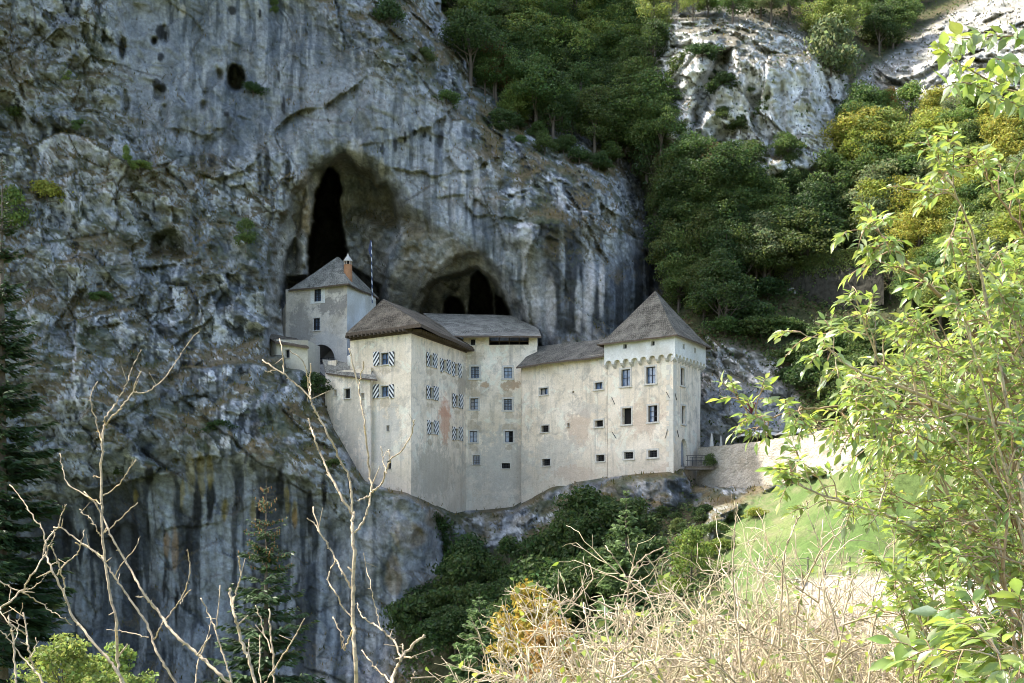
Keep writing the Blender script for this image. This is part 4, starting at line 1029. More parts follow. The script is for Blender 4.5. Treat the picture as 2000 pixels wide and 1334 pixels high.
# --- striped pole hanging in front of the cave
s = Shell(); fp0, fp1 = P(727, 556, 133.6), P(725, 470, 133.6)
k = NT('blue_white_spiral'); co = k.n('TexCoord'); sp = k.n('SeparateXYZ', {0: co.outputs['Object']})
q = k.math('FRACT', k.math('ADD', k.math('MULTIPLY', sp.outputs[2], 1.25), k.math('MULTIPLY', sp.outputs[0], 2.5)))
k.bsdf(k.mix(k.math('GREATER_THAN', q, .5), (.62, .64, .66), (.05, .07, .13)), .7)
g = Geo(); L_ = fp1 - fp0
pole = thing('flagpole', 'slim pole spiral striped in white and dark blue below the cave arch', 'flagpole', fp0)
g.tube([Vector((0, 0, -2)), L_ * .5, L_], [.06, .055, .04], 8); ob('pole', g.mesh('pole', [k.m], True), pole)
b_ = py_mesh('banner', [L_ + Vector((-.05, -.02, .1)), L_ * .80 + Vector((-.35, -.05, 0)), L_ * .62 + Vector((-.12, -.1, 0)), L_ * .74 + Vector((.05, -.02, 0)), L_ * .98 + Vector((.06, -.02, 0))], [[0, 1, 2, 3, 4]], [simple('dark_blue_cloth', (.05, .06, .11), .9)])
sb = ob('banner', b_, pole); md = sb.modifiers.new('thick', 'SOLIDIFY'); md.thickness = .03

# --- timber footbridge to the tower door
br0 = Vector((we.pt(we.rect(1330, 857, 1341.5, 912)[0] - .25, 0, .02).x, we.pt(.9, 0, .02).y, Zat(911, 116.0)))
ta, _, tb_, _ = we.rect(1328, 857, 1345, 912)
bridge = thing('footbridge', 'narrow timber footbridge with iron rails from the tower door to the stone wall', 'footbridge', we.pt((ta + tb_) / 2, Zat(912, 116), 0))
bl_ = Vector(bridge.location)
s = Shell(); n3 = Vector((we.nrm.x, we.nrm.y, 0)); d3 = Vector((we.d.x, we.d.y, 0)); h = (tb_ - ta) / 2
n3 = (P(1375, 900, 116.5) - bl_); n3.z = 0; ln = n3.length + .8; n3.normalize(); d3 = Vector((-n3.y, n3.x, 0))
NB = 14
for i in range(NB): s.box(d3 * -h + n3 * (.05 + ln * i / NB) , d3 * 2 * h, n3 * (ln / NB - .03), Vector((0, 0, .07)), 0)
for e in (-h * .8, h * .8 - .14): s.box(d3 * e + Vector((0, 0, -.26)), d3 * .14, n3 * ln, Vector((0, 0, .255)), 0)
ob('deck', s.mesh('deck', [simple('old_planks', (.21, .18, .15), .9, var=.35, scale=4)]), bridge)
for e in (-h, h - .05):
    s = Shell()
    for zz in (.55, 1.0): s.box(d3 * e + Vector((0, 0, zz)), d3 * .05, n3 * ln, Vector((0, 0, .05)), 0)
    for i in range(4): s.box(d3 * e + n3 * (.1 + (ln - .2) * i / 3) + Vector((0, 0, .07)), d3 * .049, n3 * .05, Vector((0, 0, .929)), 0)
    ob('railing', s.mesh('railing', [m_iron]), bridge)

# --- curved retaining wall of the approach road
wallpts = [(1364, 118.3, 874, 972), (1400, 115.8, 871, 972), (1440, 113.0, 867, 968), (1480, 109.8, 862, 962), (1530, 105.8, 854, 955), (1592, 99.8, 845, 938), (1655, 90.5, 822, 912), (1695, 85.0, 815, 882), (1740, 83, 813, 868), (1800, 81, 808, 862), (1920, 78.5, 803, 856), (2100, 75.5, 795, 850), (2400, 71, 785, 845)]
pl = [PL(u, y) for u, y, _, _ in wallpts]
def resample(pts, n):
    pts = np.array(pts, float); seg = np.r_[0, np.cumsum(np.linalg.norm(np.diff(pts, axis=0), axis=1))]
    t = np.linspace(0, seg[-1], n); return np.stack([np.interp(t, seg, pts[:, i]) for i in range(pts.shape[1])], 1)
wp = resample([(p.x, p.y, Zat(t_, y), Zat(b, y)) for p, (u, y, t_, b) in zip(pl, wallpts)], 120)
tn = np.gradient(wp[:, :2], axis=0); tn /= np.linalg.norm(tn, axis=1)[:, None]; nn = np.stack([tn[:, 1], -tn[:, 0]], 1)
nn *= np.where((nn[:, 1:2] > 0) & (nn[:, 0:1] > 0), -1, 1)
V, Q = [], []; NR = 26
for i in range(120):
    x, y, zt_, zb_ = wp[i]
    for j in range(NR):
        f = j / (NR - 1); z = zb_ - 2 + (zt_ - zb_ + 2) * f
        n = .09 * float(fbm(np.array([x * 1.3]), np.array([y * 1.3]), np.array([z * 1.6]), 3, 650)[0])
        o = .55 * (1 - f) + n
        V.append((x + nn[i, 0] * o, y + nn[i, 1] * o, z + (.05 * n if f < 1 else n * .4)))
    V.append((x - nn[i, 0] * .55, y - nn[i, 1] * .55, zt_)); V.append((x - nn[i, 0] * .55, y - nn[i, 1] * .55, zt_ - 3))
K_ = NR + 2
for i in range(119):
    for j in range(K_ - 1): Q.append((i * K_ + j, (i + 1) * K_ + j, (i + 1) * K_ + j + 1, i * K_ + j + 1))
Q += [(j, j + 1, K_ - 1, K_ - 1) for j in range(0)]
V = np.array(V); Lw = Vector((wp[60, 0], wp[60, 1], wp[60, 3]))
endf = [list(range(K_))]
me = py_mesh('retaining_wall', V - np.array(Lw), [list(q) for q in Q] + endf, [m_rubble])
rw = ob('retaining_wall', me, None, Lw)
props(rw, 'curved rubble stone retaining wall running from the footbridge up to the road', 'stone wall')
# ------------------------------------------------------------------ trees and bushes of the place
R = np.random.default_rng(11)
LEAF = {
 'amber': leaf_mat('leaves_amber', (.34, .27, .05), (.34, .27, .05)),
 'lime': leaf_mat('leaves_lime', (.16, .235, .05), (.19, .245, .05)),
 'dark': leaf_mat('leaves_dark', (0.043, 0.084, 0.026), (0.070, 0.113, 0.035)), 'mid': leaf_mat('leaves_mid', (0.080, 0.145, 0.041), (0.123, 0.181, 0.051)),
 'fresh': leaf_mat('leaves_fresh', (0.152, 0.239, 0.058), (0.217, 0.275, 0.072)), 'yellow': leaf_mat('leaves_yellowing', (.25, .31, .055), (.33, .335, .065)),
 'rust': leaf_mat('leaves_rusty', (.17, .105, .045), (.15, .13, .05)), 'pale': leaf_mat('leaves_pale', (0.174, 0.225, 0.102), (0.217, 0.261, 0.131)),
 'olive': leaf_mat('leaves_olive', (.075, .12, .034), (.10, .135, .04)), 'orange': leaf_mat('leaves_orange', (.33, .20, .06), (.30, .22, .06)),
 'needle': leaf_mat('needles_dark', (.038, .070, .026), (.052, .088, .032), .2), 'needle2': leaf_mat('needles_fresh', (.125, .19, .07), (.15, .21, .08), .45)}
m_bark = simple('bark', (.115, .095, .075), .95, .1, var=.4, scale=6)
m_palebark = simple('pale_bark', (.23, .20, .165), .95, .1, var=.3, scale=5)

def unit(v): return v / (np.linalg.norm(v, axis=-1, keepdims=True) + 1e-9)
def cards(g, c, nrm, size, asp=.62, rng=R, shade=(.55, 1.35), m=0):
    """leaf-shaped four-cornered cards lying across the given directions"""
    n = len(c); r = unit(rng.normal(size=(n, 3))); nn = unit(nrm + .75 * rng.normal(size=(n, 3)))
    a = unit(np.cross(nn, r)); b = np.cross(nn, a)
    sz = (size * rng.uniform(.6, 1.35, n))[:, None]
    fold = nn * sz * .18
    V = np.stack([c - a * sz, c - b * sz * asp + fold, c + a * sz, c + b * sz * asp + fold], 1).reshape(-1, 3)
    Q = np.arange(4 * n).reshape(n, 4)
    col = np.repeat(rng.uniform(*shade, n)[:, None] * np.stack([rng.uniform(.85, 1.25, n), np.ones(n), rng.uniform(.75, 1.15, n)], 1), 4, 0)
    g.add(V, Q, m, col)

def lobes(rng, n, cen, rad, nl, lr, low=-.75):
    d = unit(rng.normal(size=(nl, 3))); d[:, 2] = np.where(d[:, 2] < low, -d[:, 2], d[:, 2])
    L = cen + d * rad * (rng.uniform(.12, 1.0, nl) ** .5)[:, None] * [1, 1, 1]
    L[:, :2] *= (1.15 - .55 * np.clip((L[:, 2:3] - cen[2]) / rad[2], -.2, 1))          # narrower towards the top
    w = rng.uniform(.45, 1.5, nl) * lr
    k = rng.choice(nl, n, p=w ** 2 / (w ** 2).sum())
    e = unit(rng.normal(size=(n, 3)) + [0, 0, .3])
    r = w[k] * (.25 + .95 * rng.uniform(0, 1, n) ** .6)
    p = L[k] + e * r[:, None] * np.array([1.1, 1.1, .62])
    return p, e, L, w

def make_tree(seed, n=7500, cr=(.27, .27, .36), cz=.57, nl=46, lr=.10, size=.0155, trunk=.02, limbs=12):
    rng = np.random.default_rng(seed)
    c, e, L, w = lobes(rng, n, np.array([0, 0, cz]), np.array(cr), nl, lr)
    gc = Geo(); cards(gc, c, e, size, rng=rng)
    gt_ = Geo(); top = np.array([rng.normal() * .03, rng.normal() * .03, cz + .25])
    pts = [np.array([0, 0, -.06]), np.array([rng.normal() * .01, rng.normal() * .01, .2]), np.array([rng.normal() * .02, 0, cz * .7]), top]
    gt_.tube(pts, [trunk * 1.3, trunk, trunk * .7, trunk * .2], 7)
    for i in range(limbs):
        t = L[i % nl]; st = np.array([0, 0, min(rng.uniform(.15, cz), max(.1, t[2] - .05))])
        gt_.tube([st, (st + t) / 2 + [0, 0, -.02], t], [trunk * .45, trunk * .3, trunk * .1], 5)
    return gc, gt_

TREES = [make_tree(1), make_tree(2, cr=(.21, .21, .42), cz=.54, nl=40), make_tree(3, cr=(.34, .34, .30), cz=.60, nl=48), make_tree(4, n=4200, cr=(.25, .25, .40), cz=.56, nl=34, lr=.085, trunk=.015, limbs=20), make_tree(5, n=8500, cr=(.28, .28, .44), cz=.50, nl=50)]
BUSHES = [make_tree(21, 3000, (.42, .42, .40), .40, 34, .16, .032, .02, 9), make_tree(22, 2800, (.52, .52, .30), .30, 34, .15, .034, .02, 9), make_tree(23, 2400, (.34, .34, .46), .46, 28, .14, .034, .02, 9)]
_cache = {}
def plant(u, vb, hpx, shape, col, name, label, cat, group=None, wide=1.0, Yo=None, bark=None, seed=0):
    """a tree or bush rooted on the terrain seen at (u, vb), hpx photo pixels tall"""
    Yb = (Yt(u, vb) if Yo is None else Yo)
    key = (id(shape), col, bark is not None)
    if key not in _cache:
        gc, gt_ = shape
        _cache[key] = (gc.mesh('crown', [LEAF[col]], False, True), gt_.mesh('trunk', [bark or m_bark], True))
    mc, mt = _cache[key]
    h = hpx * Yb / F
    t = thing(name, label, cat, P(u, vb, Yb), group, R.uniform(0, 6.28))
    t.scale = (h * wide, h * wide, h)
    ob('crown', mc, t); ob('trunk', mt, t)
    return t

def fill(poly, step_, hp, kinds, what, where, bush=False, vmin=-40, jit=.45):
    us = [p[0] for p in poly]; vs2 = [p[1] for p in poly]
    u0, u1, v0, v1 = min(us), max(us), min(vs2), max(vs2)
    names = list(kinds); pr = np.array([kinds[k] for k in names], float); pr /= pr.sum()
    pts = []
    for j, v in enumerate(np.arange(v0, v1, step_ * .85)):
        for u in np.arange(u0 + (j % 2) * step_ / 2, u1, step_):
            pts.append((u + R.uniform(-jit, jit) * step_, v + R.uniform(-jit, jit) * step_))
    pts = np.array(pts)
    pts = pts[sd_poly(pts[:, 0], pts[:, 1], poly) < 0]
    adj = {'dark': 'dark green', 'mid': 'mid green', 'fresh': 'fresh green', 'yellow': 'yellowing', 'rust': 'rusty brown', 'pale': 'pale grey-green', 'olive': 'olive green', 'orange': 'orange'}
    for u, v in pts:
        kd = names[R.choice(len(names), p=pr)]
        hpx = R.uniform(*hp)
        shp = BUSHES[R.integers(3)] if bush else TREES[R.integers(5)]
        kind = 'bush' if bush else 'tree'
        plant(u, v + hpx * .45, hpx, shp, kd, 'leafy_bush' if bush else 'broadleaf_tree', f'{adj[kd]} {what} {where}', kind, f'{adj[kd]} {what}s {where}', R.uniform(.85, 1.25))
    return len(pts)

NT_ = 0
NT_ += fill([(876,-30),(1290,-30),(1300,50),(1268,130),(1300,250),(1262,310),(1180,260),(1100,232),(1010,205),(945,150),(900,75)], 34, (85, 160), {'dark': 3, 'mid': 6, 'olive': 2, 'fresh': 3}, 'tree', 'in the steep wood above the cliff brow')
NT_ += fill([(1262,330),(1300,290),(1380,330),(1480,360),(1600,350),(1660,420),(1640,500),(1500,520),(1440,600),(1330,580),(1312,540),(1300,450)], 40, (100, 170), {'dark': 6, 'mid': 3, 'olive': 3}, 'tree', 'in the shaded gully behind the castle tower')
NT_ += fill([(1650,250),(1760,200),(1900,215),(2060,200),(2060,600),(1800,600),(1690,470)], 46, (100, 170), {'fresh': 5, 'yellow': 4, 'mid': 2, 'pale': 1.5}, 'tree', 'on the sunny bank under the right rock face')
NT_ += fill([(1400,-40),(1800,-40),(1806,40),(1720,80),(1640,70),(1560,30),(1480,-5)], 42, (85, 130), {'mid': 4, 'fresh': 2, 'pale': 1, 'dark': 1}, 'tree', 'on the skyline above the white outcrop')
NT_ += fill([(1320,600),(1470,570),(1520,620),(1720,640),(1760,800),(1590,815),(1560,740),(1490,670),(1400,640)], 42, (45, 95), {'dark': 5, 'mid': 3, 'olive': 3}, 'bush', 'on the bank between the tower and the ivied terrace', True)
NT_ += fill([(940,185),(1010,225),(1090,262),(1170,285),(1235,320),(1262,400),(1230,360),(1150,310),(1060,290),(980,260)], 34, (24, 52), {'dark': 4, 'olive': 3, 'mid': 2}, 'bush', 'on the sloping shoulder of the cliff', True)
NT_ += fill([(890,1085),(1000,1090),(1085,1005),(1180,965),(1265,1005),(1290,1080),(1240,1150),(1080,1200),(1010,1290),(900,1270),(815,1235),(820,1175),(880,1150)], 52, (85, 140), {'dark': 8, 'mid': 1.5}, 'bush', 'in the shady hollow below the castle rock', True)
NT_ += fill([(1285,1000),(1350,985),(1390,1000),(1380,1040),(1310,1060)], 30, (22, 40), {'dark': 3, 'olive': 2}, 'bush', 'on the stony bank under the retaining wall', True)
NT_ += fill([(1300,260),(1345,60),(1400,70),(1440,160),(1520,210),(1560,300),(1480,330),(1400,250)], 62, (28, 62), {'dark': 3, 'mid': 2, 'olive': 2, 'rust': .6}, 'bush', 'rooted in cracks of the white outcrop', True)

NT_ += fill([(1290,-25),(1560,-30),(1570,20),(1490,12),(1400,0),(1310,22)], 38, (60, 105), {'fresh': 3, 'mid': 3, 'yellow': 1}, 'tree', 'on the crest of the white outcrop')
B, T = BUSHES, TREES
NEAR = [make_tree(41, 3000, (.40, .40, .36), .52, 90, .065, .024, .012, 22), make_tree(42, 2800, (.36, .36, .42), .50, 85, .062, .024, .012, 22)]
for a in [
 (1495, 575, 165, T[0], 'pale', 'broadleaf_tree', 'round pale green tree standing clear before the ivied terrace wall', 'tree', None, 1.15),
 (1395, 400, 130, T[4], 'rust', 'broadleaf_tree', 'rusty brown tree below the foot of the white outcrop', 'tree', None, .95),
 (1380, 500, 160, T[0], 'olive', 'broadleaf_tree', 'broad olive and brown tree behind the tower roof', 'tree', None, 1.15),
 (1548, 400, 110, T[3], 'olive', 'broadleaf_tree', 'thin dark tree with open crown before the dark rock niche', 'tree', None, .8),
 (1735, 262, 95, T[1], 'orange', 'broadleaf_tree', 'slim orange autumn tree under the right rock face', 'tree', None, .8),
 (1690, 262, 70, T[3], 'rust', 'broadleaf_tree', 'small reddish tree at the edge of the white outcrop', 'tree', None, .9),
 (1722, 360, 130, T[2], 'yellow', 'broadleaf_tree', 'bright yellow green tree beside the white outcrop', 'tree', None, 1.1),
 (1622, 168, 140, B[2], 'pale', 'leafy_bush', 'silvery shrub hanging over the edge of the white outcrop', 'bush', None, .85),
 (1720, 95, 75, B[0], 'pale', 'leafy_bush', 'rounded pale shrub on the skyline ridge', 'bush', None, 1.1),
 (965, 190, 120, T[1], 'rust', 'broadleaf_tree', 'brown leaved tree at the lower edge of the brow wood', 'tree', None, .9),
 (1035, 185, 150, T[4], 'mid', 'broadleaf_tree', 'bushy green tree rising from the cliff brow', 'tree', None, .9),
 (130, 168, 34, B[2], 'fresh', 'leafy_bush', 'tiny bright shrub on a ledge at the upper part of the cliff', 'bush', None, .8),
 (158, 258, 40, B[1], 'mid', 'leafy_bush', 'green shrub on the cliff below the tiny bright shrub', 'bush', None, .8),
 (247, 322, 40, B[2], 'fresh', 'leafy_bush', 'narrow upright yellow green shrub on the dry ledge', 'bush', None, .55),
 (272, 335, 36, B[1], 'fresh', 'leafy_bush', 'round yellow green shrub beside the narrow one on the dry ledge', 'bush', None, 1.1),
 (92, 400, 72, B[1], 'yellow', 'leafy_bush', 'wide yellowish bush on the cliff below the dry ledge', 'bush', None, .95),
 (494, 190, 44, B[1], 'dark', 'leafy_bush', 'dark shrub beside the round hole in the cliff', 'bush', None, 1.0),
 (480, 490, 66, B[2], 'mid', 'leafy_bush', 'green shrub hanging by the left pier of the big arch', 'bush', None, .7),
 (196, 590, 34, B[1], 'mid', 'leafy_bush', 'low green cushion shrub in the middle of the cliff', 'bush', None, 1.1),
 (762, 62, 76, B[0], 'dark', 'leafy_bush', 'dark shrub near the cliff top beside the wood', 'bush', None, .9),
 (535, 34, 40, B[2], 'mid', 'leafy_bush', 'small shrub at the upper rim of the smooth rock face', 'bush', None, .6),
 (872, 205, 44, B[1], 'mid', 'leafy_bush', 'low shrub on the ledge at the cliff shoulder', 'bush', None, 1.1),
 (830, 128, 42, B[0], 'olive', 'leafy_bush', 'olive shrub on the broken rock near the cliff shoulder', 'bush', None, 1.0),
 (20, 470, 110, B[2], 'fresh', 'leafy_bush', 'sunlit green bush at the edge of the cliff by the big spruce', 'bush', None, .7),
 (30, 235, 40, B[1], 'olive', 'leafy_bush', 'olive shrub on the ledge by the cliff edge', 'bush', None, 1.2),
 (655, 772, 68, B[1], 'dark', 'leafy_bush', 'dark bush at the corner of the terrace wing', 'bush', None, 1.05),
 (612, 775, 56, B[0], 'dark', 'leafy_bush', 'dark bush under the cream outbuilding', 'bush', None, 1.1),
 (430, 845, 40, B[1], 'dark', 'leafy_bush', 'low dark shrub on the bulging rock ledge', 'bush', None, 1.5),
 (650, 700 + 215, 30, B[1], 'olive', 'leafy_bush', 'small shrub on the rock edge beside the castle wall', 'bush', None, 1.2),
 (230, 930, 30, B[1], 'dark', 'leafy_bush', 'little green shrub above the drip stained overhang', 'bush', None, 1.2),
 (1385, 905 + 10, 34, B[0], 'mid', 'leafy_bush', 'green shrub growing out of the retaining wall', 'bush', None, .8, 115.4),
 (1545, 945, 46, B[2], 'olive', 'leafy_bush', 'thin dry shrub against the sunlit retaining wall', 'bush', None, .9, 103.5),
 (1475, 1012, 34, B[1], 'yellow', 'leafy_bush', 'small yellow green shrub on the grass slope', 'bush', None, 1.3),
 (1350, 1150, 130, NEAR[1], 'lime', 'leafy_bush', 'bright yellow green bush at the foot of the grass slope', 'bush', None, .85),
 (1320, 1170, 70, B[1], 'lime', 'leafy_bush', 'low bright bush in front of the grass slope', 'bush', None, 1.2),
 (1500, 585, 70, B[1], 'dark', 'leafy_bush', 'dark bush hanging over the end of the ivied terrace wall', 'bush', None, 1.1),
 (1032, 1365, 245, NEAR[1], 'amber', 'broadleaf_tree', 'small yellow and orange autumn tree before the dark hollow', 'tree', None, .85, 24),
 (1075, 1390, 200, NEAR[0], 'orange', 'broadleaf_tree', 'thin orange leaved sapling beside the yellow autumn tree', 'tree', None, .9, 22),
 (125, 1430, 215, NEAR[0], 'fresh', 'broadleaf_tree', 'lime green leafy tree top below the drip stained rock', 'tree', None, 1.0, 30),
 (215, 1455, 215, NEAR[1], 'fresh', 'broadleaf_tree', 'second lime green tree top beside the drip stained rock', 'tree', None, 1.0, 34)]:
    plant(*a)
for u, v, h, kd, lb in [(1396, 1046, 46, 'mid', 'green bush at the upper corner of the grass slope edge'), (1404, 1085, 54, 'lime', 'lime green bush halfway down the grass slope edge'), (1425, 1020, 36, 'olive', 'olive bush on the rim of the grass slope under the wall'), (1410, 1125, 50, 'fresh', 'fresh green bush at the bottom of the grass slope edge'), (1375, 1010, 40, 'dark', 'dark bush on the stones beside the grass slope')]:
    plant(u, v, h, B[1], kd, 'leafy_bush', lb, 'bush', None, 1.1)

for i, (u, v, h) in enumerate([(1012, 75, 120), (1032, 95, 130), (1108, 120, 120), (1152, 70, 115), (1255, 110, 120), (1215, 95, 125), (930, 60, 105), (1075, 60, 110)]):
    plant(u, v + 20, h, T[3], 'mid', 'slender_tree', 'slender pale trunked tree with thin crown in the wood above the cliff brow', 'tree', 'slender pale trunked trees above the cliff brow', .75, None, m_palebark)
# ---- spruces
def spruce(u, vtop, vbase, Yb, wpx, label, col, seed, whorls=26, per=7, needle=1.0, cones=False, droop=.28, thin=1.0):
    rng = np.random.default_rng(seed)
    H = (vbase - vtop) * Yb / F; Rm = wpx * Yb / F
    t = thing('spruce', label, 'spruce', P(u, vbase, Yb))
    gt_ = Geo(); gt_.tube([(0, 0, -.5), (0, 0, H * .5), (0, 0, H)], [H * .011 + .03, H * .007 + .015, .006], 7)
    gb, gn, gcn = gt_, Geo(), Geo()
    for w in range(whorls):
        f = max(0.0, (w + rng.uniform(-.9, .9)) / whorls)           # 0 at top
        z = H * (1 - .03 - .97 * f)
        if z < H * .03: continue
        for b in range(per):
            z += rng.normal() * H * .006; az = rng.uniform(0, 2 * math.pi); L = Rm * (.05 + .95 * f ** .8) * rng.uniform(.65, 1.15)
            if L < .05: continue
            d = np.array([math.cos(az), math.sin(az), 0]); k = 6
            s_ = np.linspace(0, 1, k)
            rise = .30 * (1 - f) - droop * f * rng.uniform(.4, 1.9)
            pts = np.array([0, 0, z]) + d * (s_ * L)[:, None] + np.array([0, 0, 1.]) * (L * (rise * s_ + .16 * s_ ** 3))[:, None]
            gb.tube(pts, np.linspace(.012 * H / 10 + .004, .003, k), 3)
            n = int(max(6, 48 * thin * (L / Rm) ** .8))
            q = rng.uniform(.12, 1, n); side = rng.choice([-1, 1], n)
            c = np.stack([np.interp(q, s_, pts[:, i]) for i in range(3)], 1)
            pr = np.cross(d, [0, 0, 1])
            dirn = unit(d * .75 + pr * side[:, None] * rng.uniform(.35, 1.0, n)[:, None] + np.array([0, 0, -1.]) * rng.uniform(.05, .6, n)[:, None])
            ln = (L * .30 * (1.1 - q * .55) * rng.uniform(.6, 1.2, n) + .04 + .005 * H * (needle > 1.07))[:, None] * needle
            wd = unit(np.cross(dirn, [0, 0, 1.]) + (.9 if needle > 1.07 else .45) * rng.normal(size=(n, 3))) * ln * (.3 if needle > 1.07 else .2)
            V = np.stack([c, c + dirn * ln * .45 + wd, c + dirn * ln, c + dirn * ln * .45 - wd], 1).reshape(-1, 3)
            gn.add(V, np.arange(4 * n).reshape(n, 4), 0, np.repeat(rng.uniform(.6, 1.4, n)[:, None] * np.ones((1, 3)), 4, 0))
            if cones and f < .32 and L > .25:
                for q_ in range(2):
                    p = pts[rng.integers(3, k)]; gcn.tube([p, p + [0, 0, -.07], p + [0, 0, -.15]], [.014, .03, .012], 5)
    ob('trunk', gb.mesh('trunk', [m_bark]), t); ob('foliage', gn.mesh('foliage', [LEAF[col]], False, True), t)
    if cones: ob('cones', gcn.mesh('cones', [simple('cone_brown', (.27, .14, .06), .8)]), t)['kind'] = 'stuff'
    return t
spruce(4, 300, 1330, 72, 140, 'huge dark spruce standing against the cliff at the picture edge', 'needle', 31, 52, 11, 1.0, thin=1.6)
spruce(-70, 420, 1400, 66, 120, 'second dark spruce half outside the picture behind the huge one', 'needle', 32, 44, 10, 1.0, thin=1.5)
spruce(520, 935, 1500, 62, 135, 'tall dark spruce hung with brown cones in front of the drip stained wall', 'needle', 33, 38, 9, 1.05, True, thin=1.1)
spruce(936, 1158, 1400, 40, 78, 'young spruce with a bare pointed leader in the hollow', 'needle2', 34, 26, 9, 1.1, thin=1.5)
spruce(1223, 956, 1300, 60, 80, 'slender light green spruce before the shady bushes', 'needle2', 35, 30, 9, 1.1, thin=1.5)
spruce(1710, 580, 870, 62, 70, 'light green conifer standing behind the near elder leaves', 'needle2', 36, 20, 6, 1.0, thin=1.0)

# ---- ivy, undergrowth and ledge grass lying on the terrain
def scatter(mask, n, lift, rng):
    """random points of the terrain grid where mask is high"""
    fine = (U > -60) & (U < 2060) & (Vv > -60) & (Vv < 1352)
    w = np.clip(mask, 0, 1) * fine
    idx = rng.choice(len(w), n, p=w / w.sum())
    p = PTS[idx] + NRM[idx] * lift * rng.uniform(0, 1, (n, 1)) + rng.normal(size=(n, 3)) * .05
    return p, NRM[idx], idx
ivm = zone([(846,1005),(868,1010),(880,1060),(905,1120),(930,1170),(880,1240),(800,1230),(770,1190),(800,1158),(862,1140),(876,1100),(862,1050)], 10) * front
p, nn_, _ = scatter(ivm, 9000, .5, R)
g = Geo(); cards(g, p, nn_ + [0, 0, .4], .13, .8, R)
o = P(850, 1200, Yt(850, 1200)); g.V = [v - np.array(o) for v in g.V]
props(ob('ivy', g.mesh('ivy', [LEAF['dark']], False, True), None, o), 'dark green ivy curtain hanging down the side of the pale rock pillar', 'ivy')
ug = (1 - front) * (1 - .93 * np.clip(hillrock, 0, 1)) * (.25 + .75 * smooth(-.2, .3, n4)) + front * VALLEY * smooth(-.3, .2, n4) * (1 - PATH) * .9
p, nn_, ii = scatter(ug, 60000, .7, R)
g = Geo(); sel = R.uniform(0, 1, len(p)) < .62
cards(g, p[sel], nn_[sel] + [0, 0, .5], .17, .7, R, m=0); cards(g, p[~sel], nn_[~sel] + [0, 0, .5], .15, .7, R, m=1)
props(ob('undergrowth', g.mesh('undergrowth', [LEAF['dark'], LEAF['olive']], False, True)), kind='stuff')
lg = front * (led * (1 - CASTLE) * (1 - VALLEY) * (1 - MEADOW) * (1 - PATH) * (.3 + .7 * rough) + .8 * np.clip(dry, 0, 1) * smooth(.1, .5, up) * smooth(0, .4, n4)) * (Vv > -40) + (1 - front) * hillrock * smooth(.3, .6, up) * .6
p, nn_, ii = scatter(lg, 15000, .15, R)
g = Geo()
n = len(p); az = R.uniform(0, 6.28, n); dv_ = unit(np.stack([np.cos(az) * .5, np.sin(az) * .5 - .35, R.uniform(.1, 1, n)], 1)); ln = R.uniform(.12, .42, n)[:, None]
wd = np.stack([-np.sin(az), np.cos(az), 0 * az], 1) * ln * .16
V_ = np.stack([p - wd, p + wd, p + dv_ * ln + wd * .3 - [0, 0, .02], p + dv_ * ln - wd * .3], 1).reshape(-1, 3)
tint = np.where(R.uniform(0, 1, n)[:, None] < .5, np.array([[1.0, .9, .55]]), np.array([[.55, .75, .3]])) * R.uniform(.5, 1.3, (n, 1))
g.add(V_, np.arange(4 * n).reshape(n, 4), 0, np.repeat(tint, 4, 0))
props(ob('ledge_grass', g.mesh('ledge_grass', [leaf_mat('dry_grass', (.16, .13, .06), (.16, .13, .06))], False, True)), kind='stuff')
# ---- ivied terrace wall on the bank
wb0, wb1 = PL(1512, 137.5), PL(1725, 128.0)
V, Q = [], []; n_ = 60; h0, h1 = Zat(598, 135), Zat(517, 137)
for i in range(n_):
    f = i / (n_ - 1); q = wb0.lerp(wb1, f)
    for j in range(14):
        z = h0 - 1.2 + (h1 - h0 + 1.2) * j / 13
        nz = .16 * float(fbm(np.array([q.x]), np.array([q.y]), np.array([z * 1.2]), 3, 700)[0])
        V.append((q.x - nz * .3, q.y - nz - .02 * (13 - j), z))
    V += [(q.x, q.y + .8, h1), (q.x, q.y + .8, h0 - 1.2)]
Q = [(i * 16 + j, (i + 1) * 16 + j, (i + 1) * 16 + j + 1, i * 16 + j + 1) for i in range(n_ - 1) for j in range(15)]
o = Vector((wb0.x, wb0.y, h0)); tw = thing('terrace_wall', 'dark netted stone terrace wall with ivy along its top on the wooded bank', 'stone wall', o)
ob('masonry', py_mesh('masonry', np.array(V) - np.array(o), [list(q) for q in Q] + [list(range(16)), list(range((n_ - 1) * 16, n_ * 16))], [simple('mossy_stone', (.038, .036, .028), .95, .1, var=.6, scale=2.2, bump=.15)]), tw)
f = R.uniform(0, 1, 4200); q = np.array([tuple(wb0.lerp(wb1, x)) for x in f]); zz = h1 + .15 - np.abs(R.normal(0, .75, 4200)) * 1.3 + R.uniform(0, .25, 4200)
g = Geo(); cards(g, np.stack([q[:, 0], q[:, 1] - .15, zz], 1) - np.array(o), np.tile([0, -1., .3], (4200, 1)), .13, .8, R)
ob('ivy', g.mesh('ivy', [LEAF['olive']], False, True), tw)

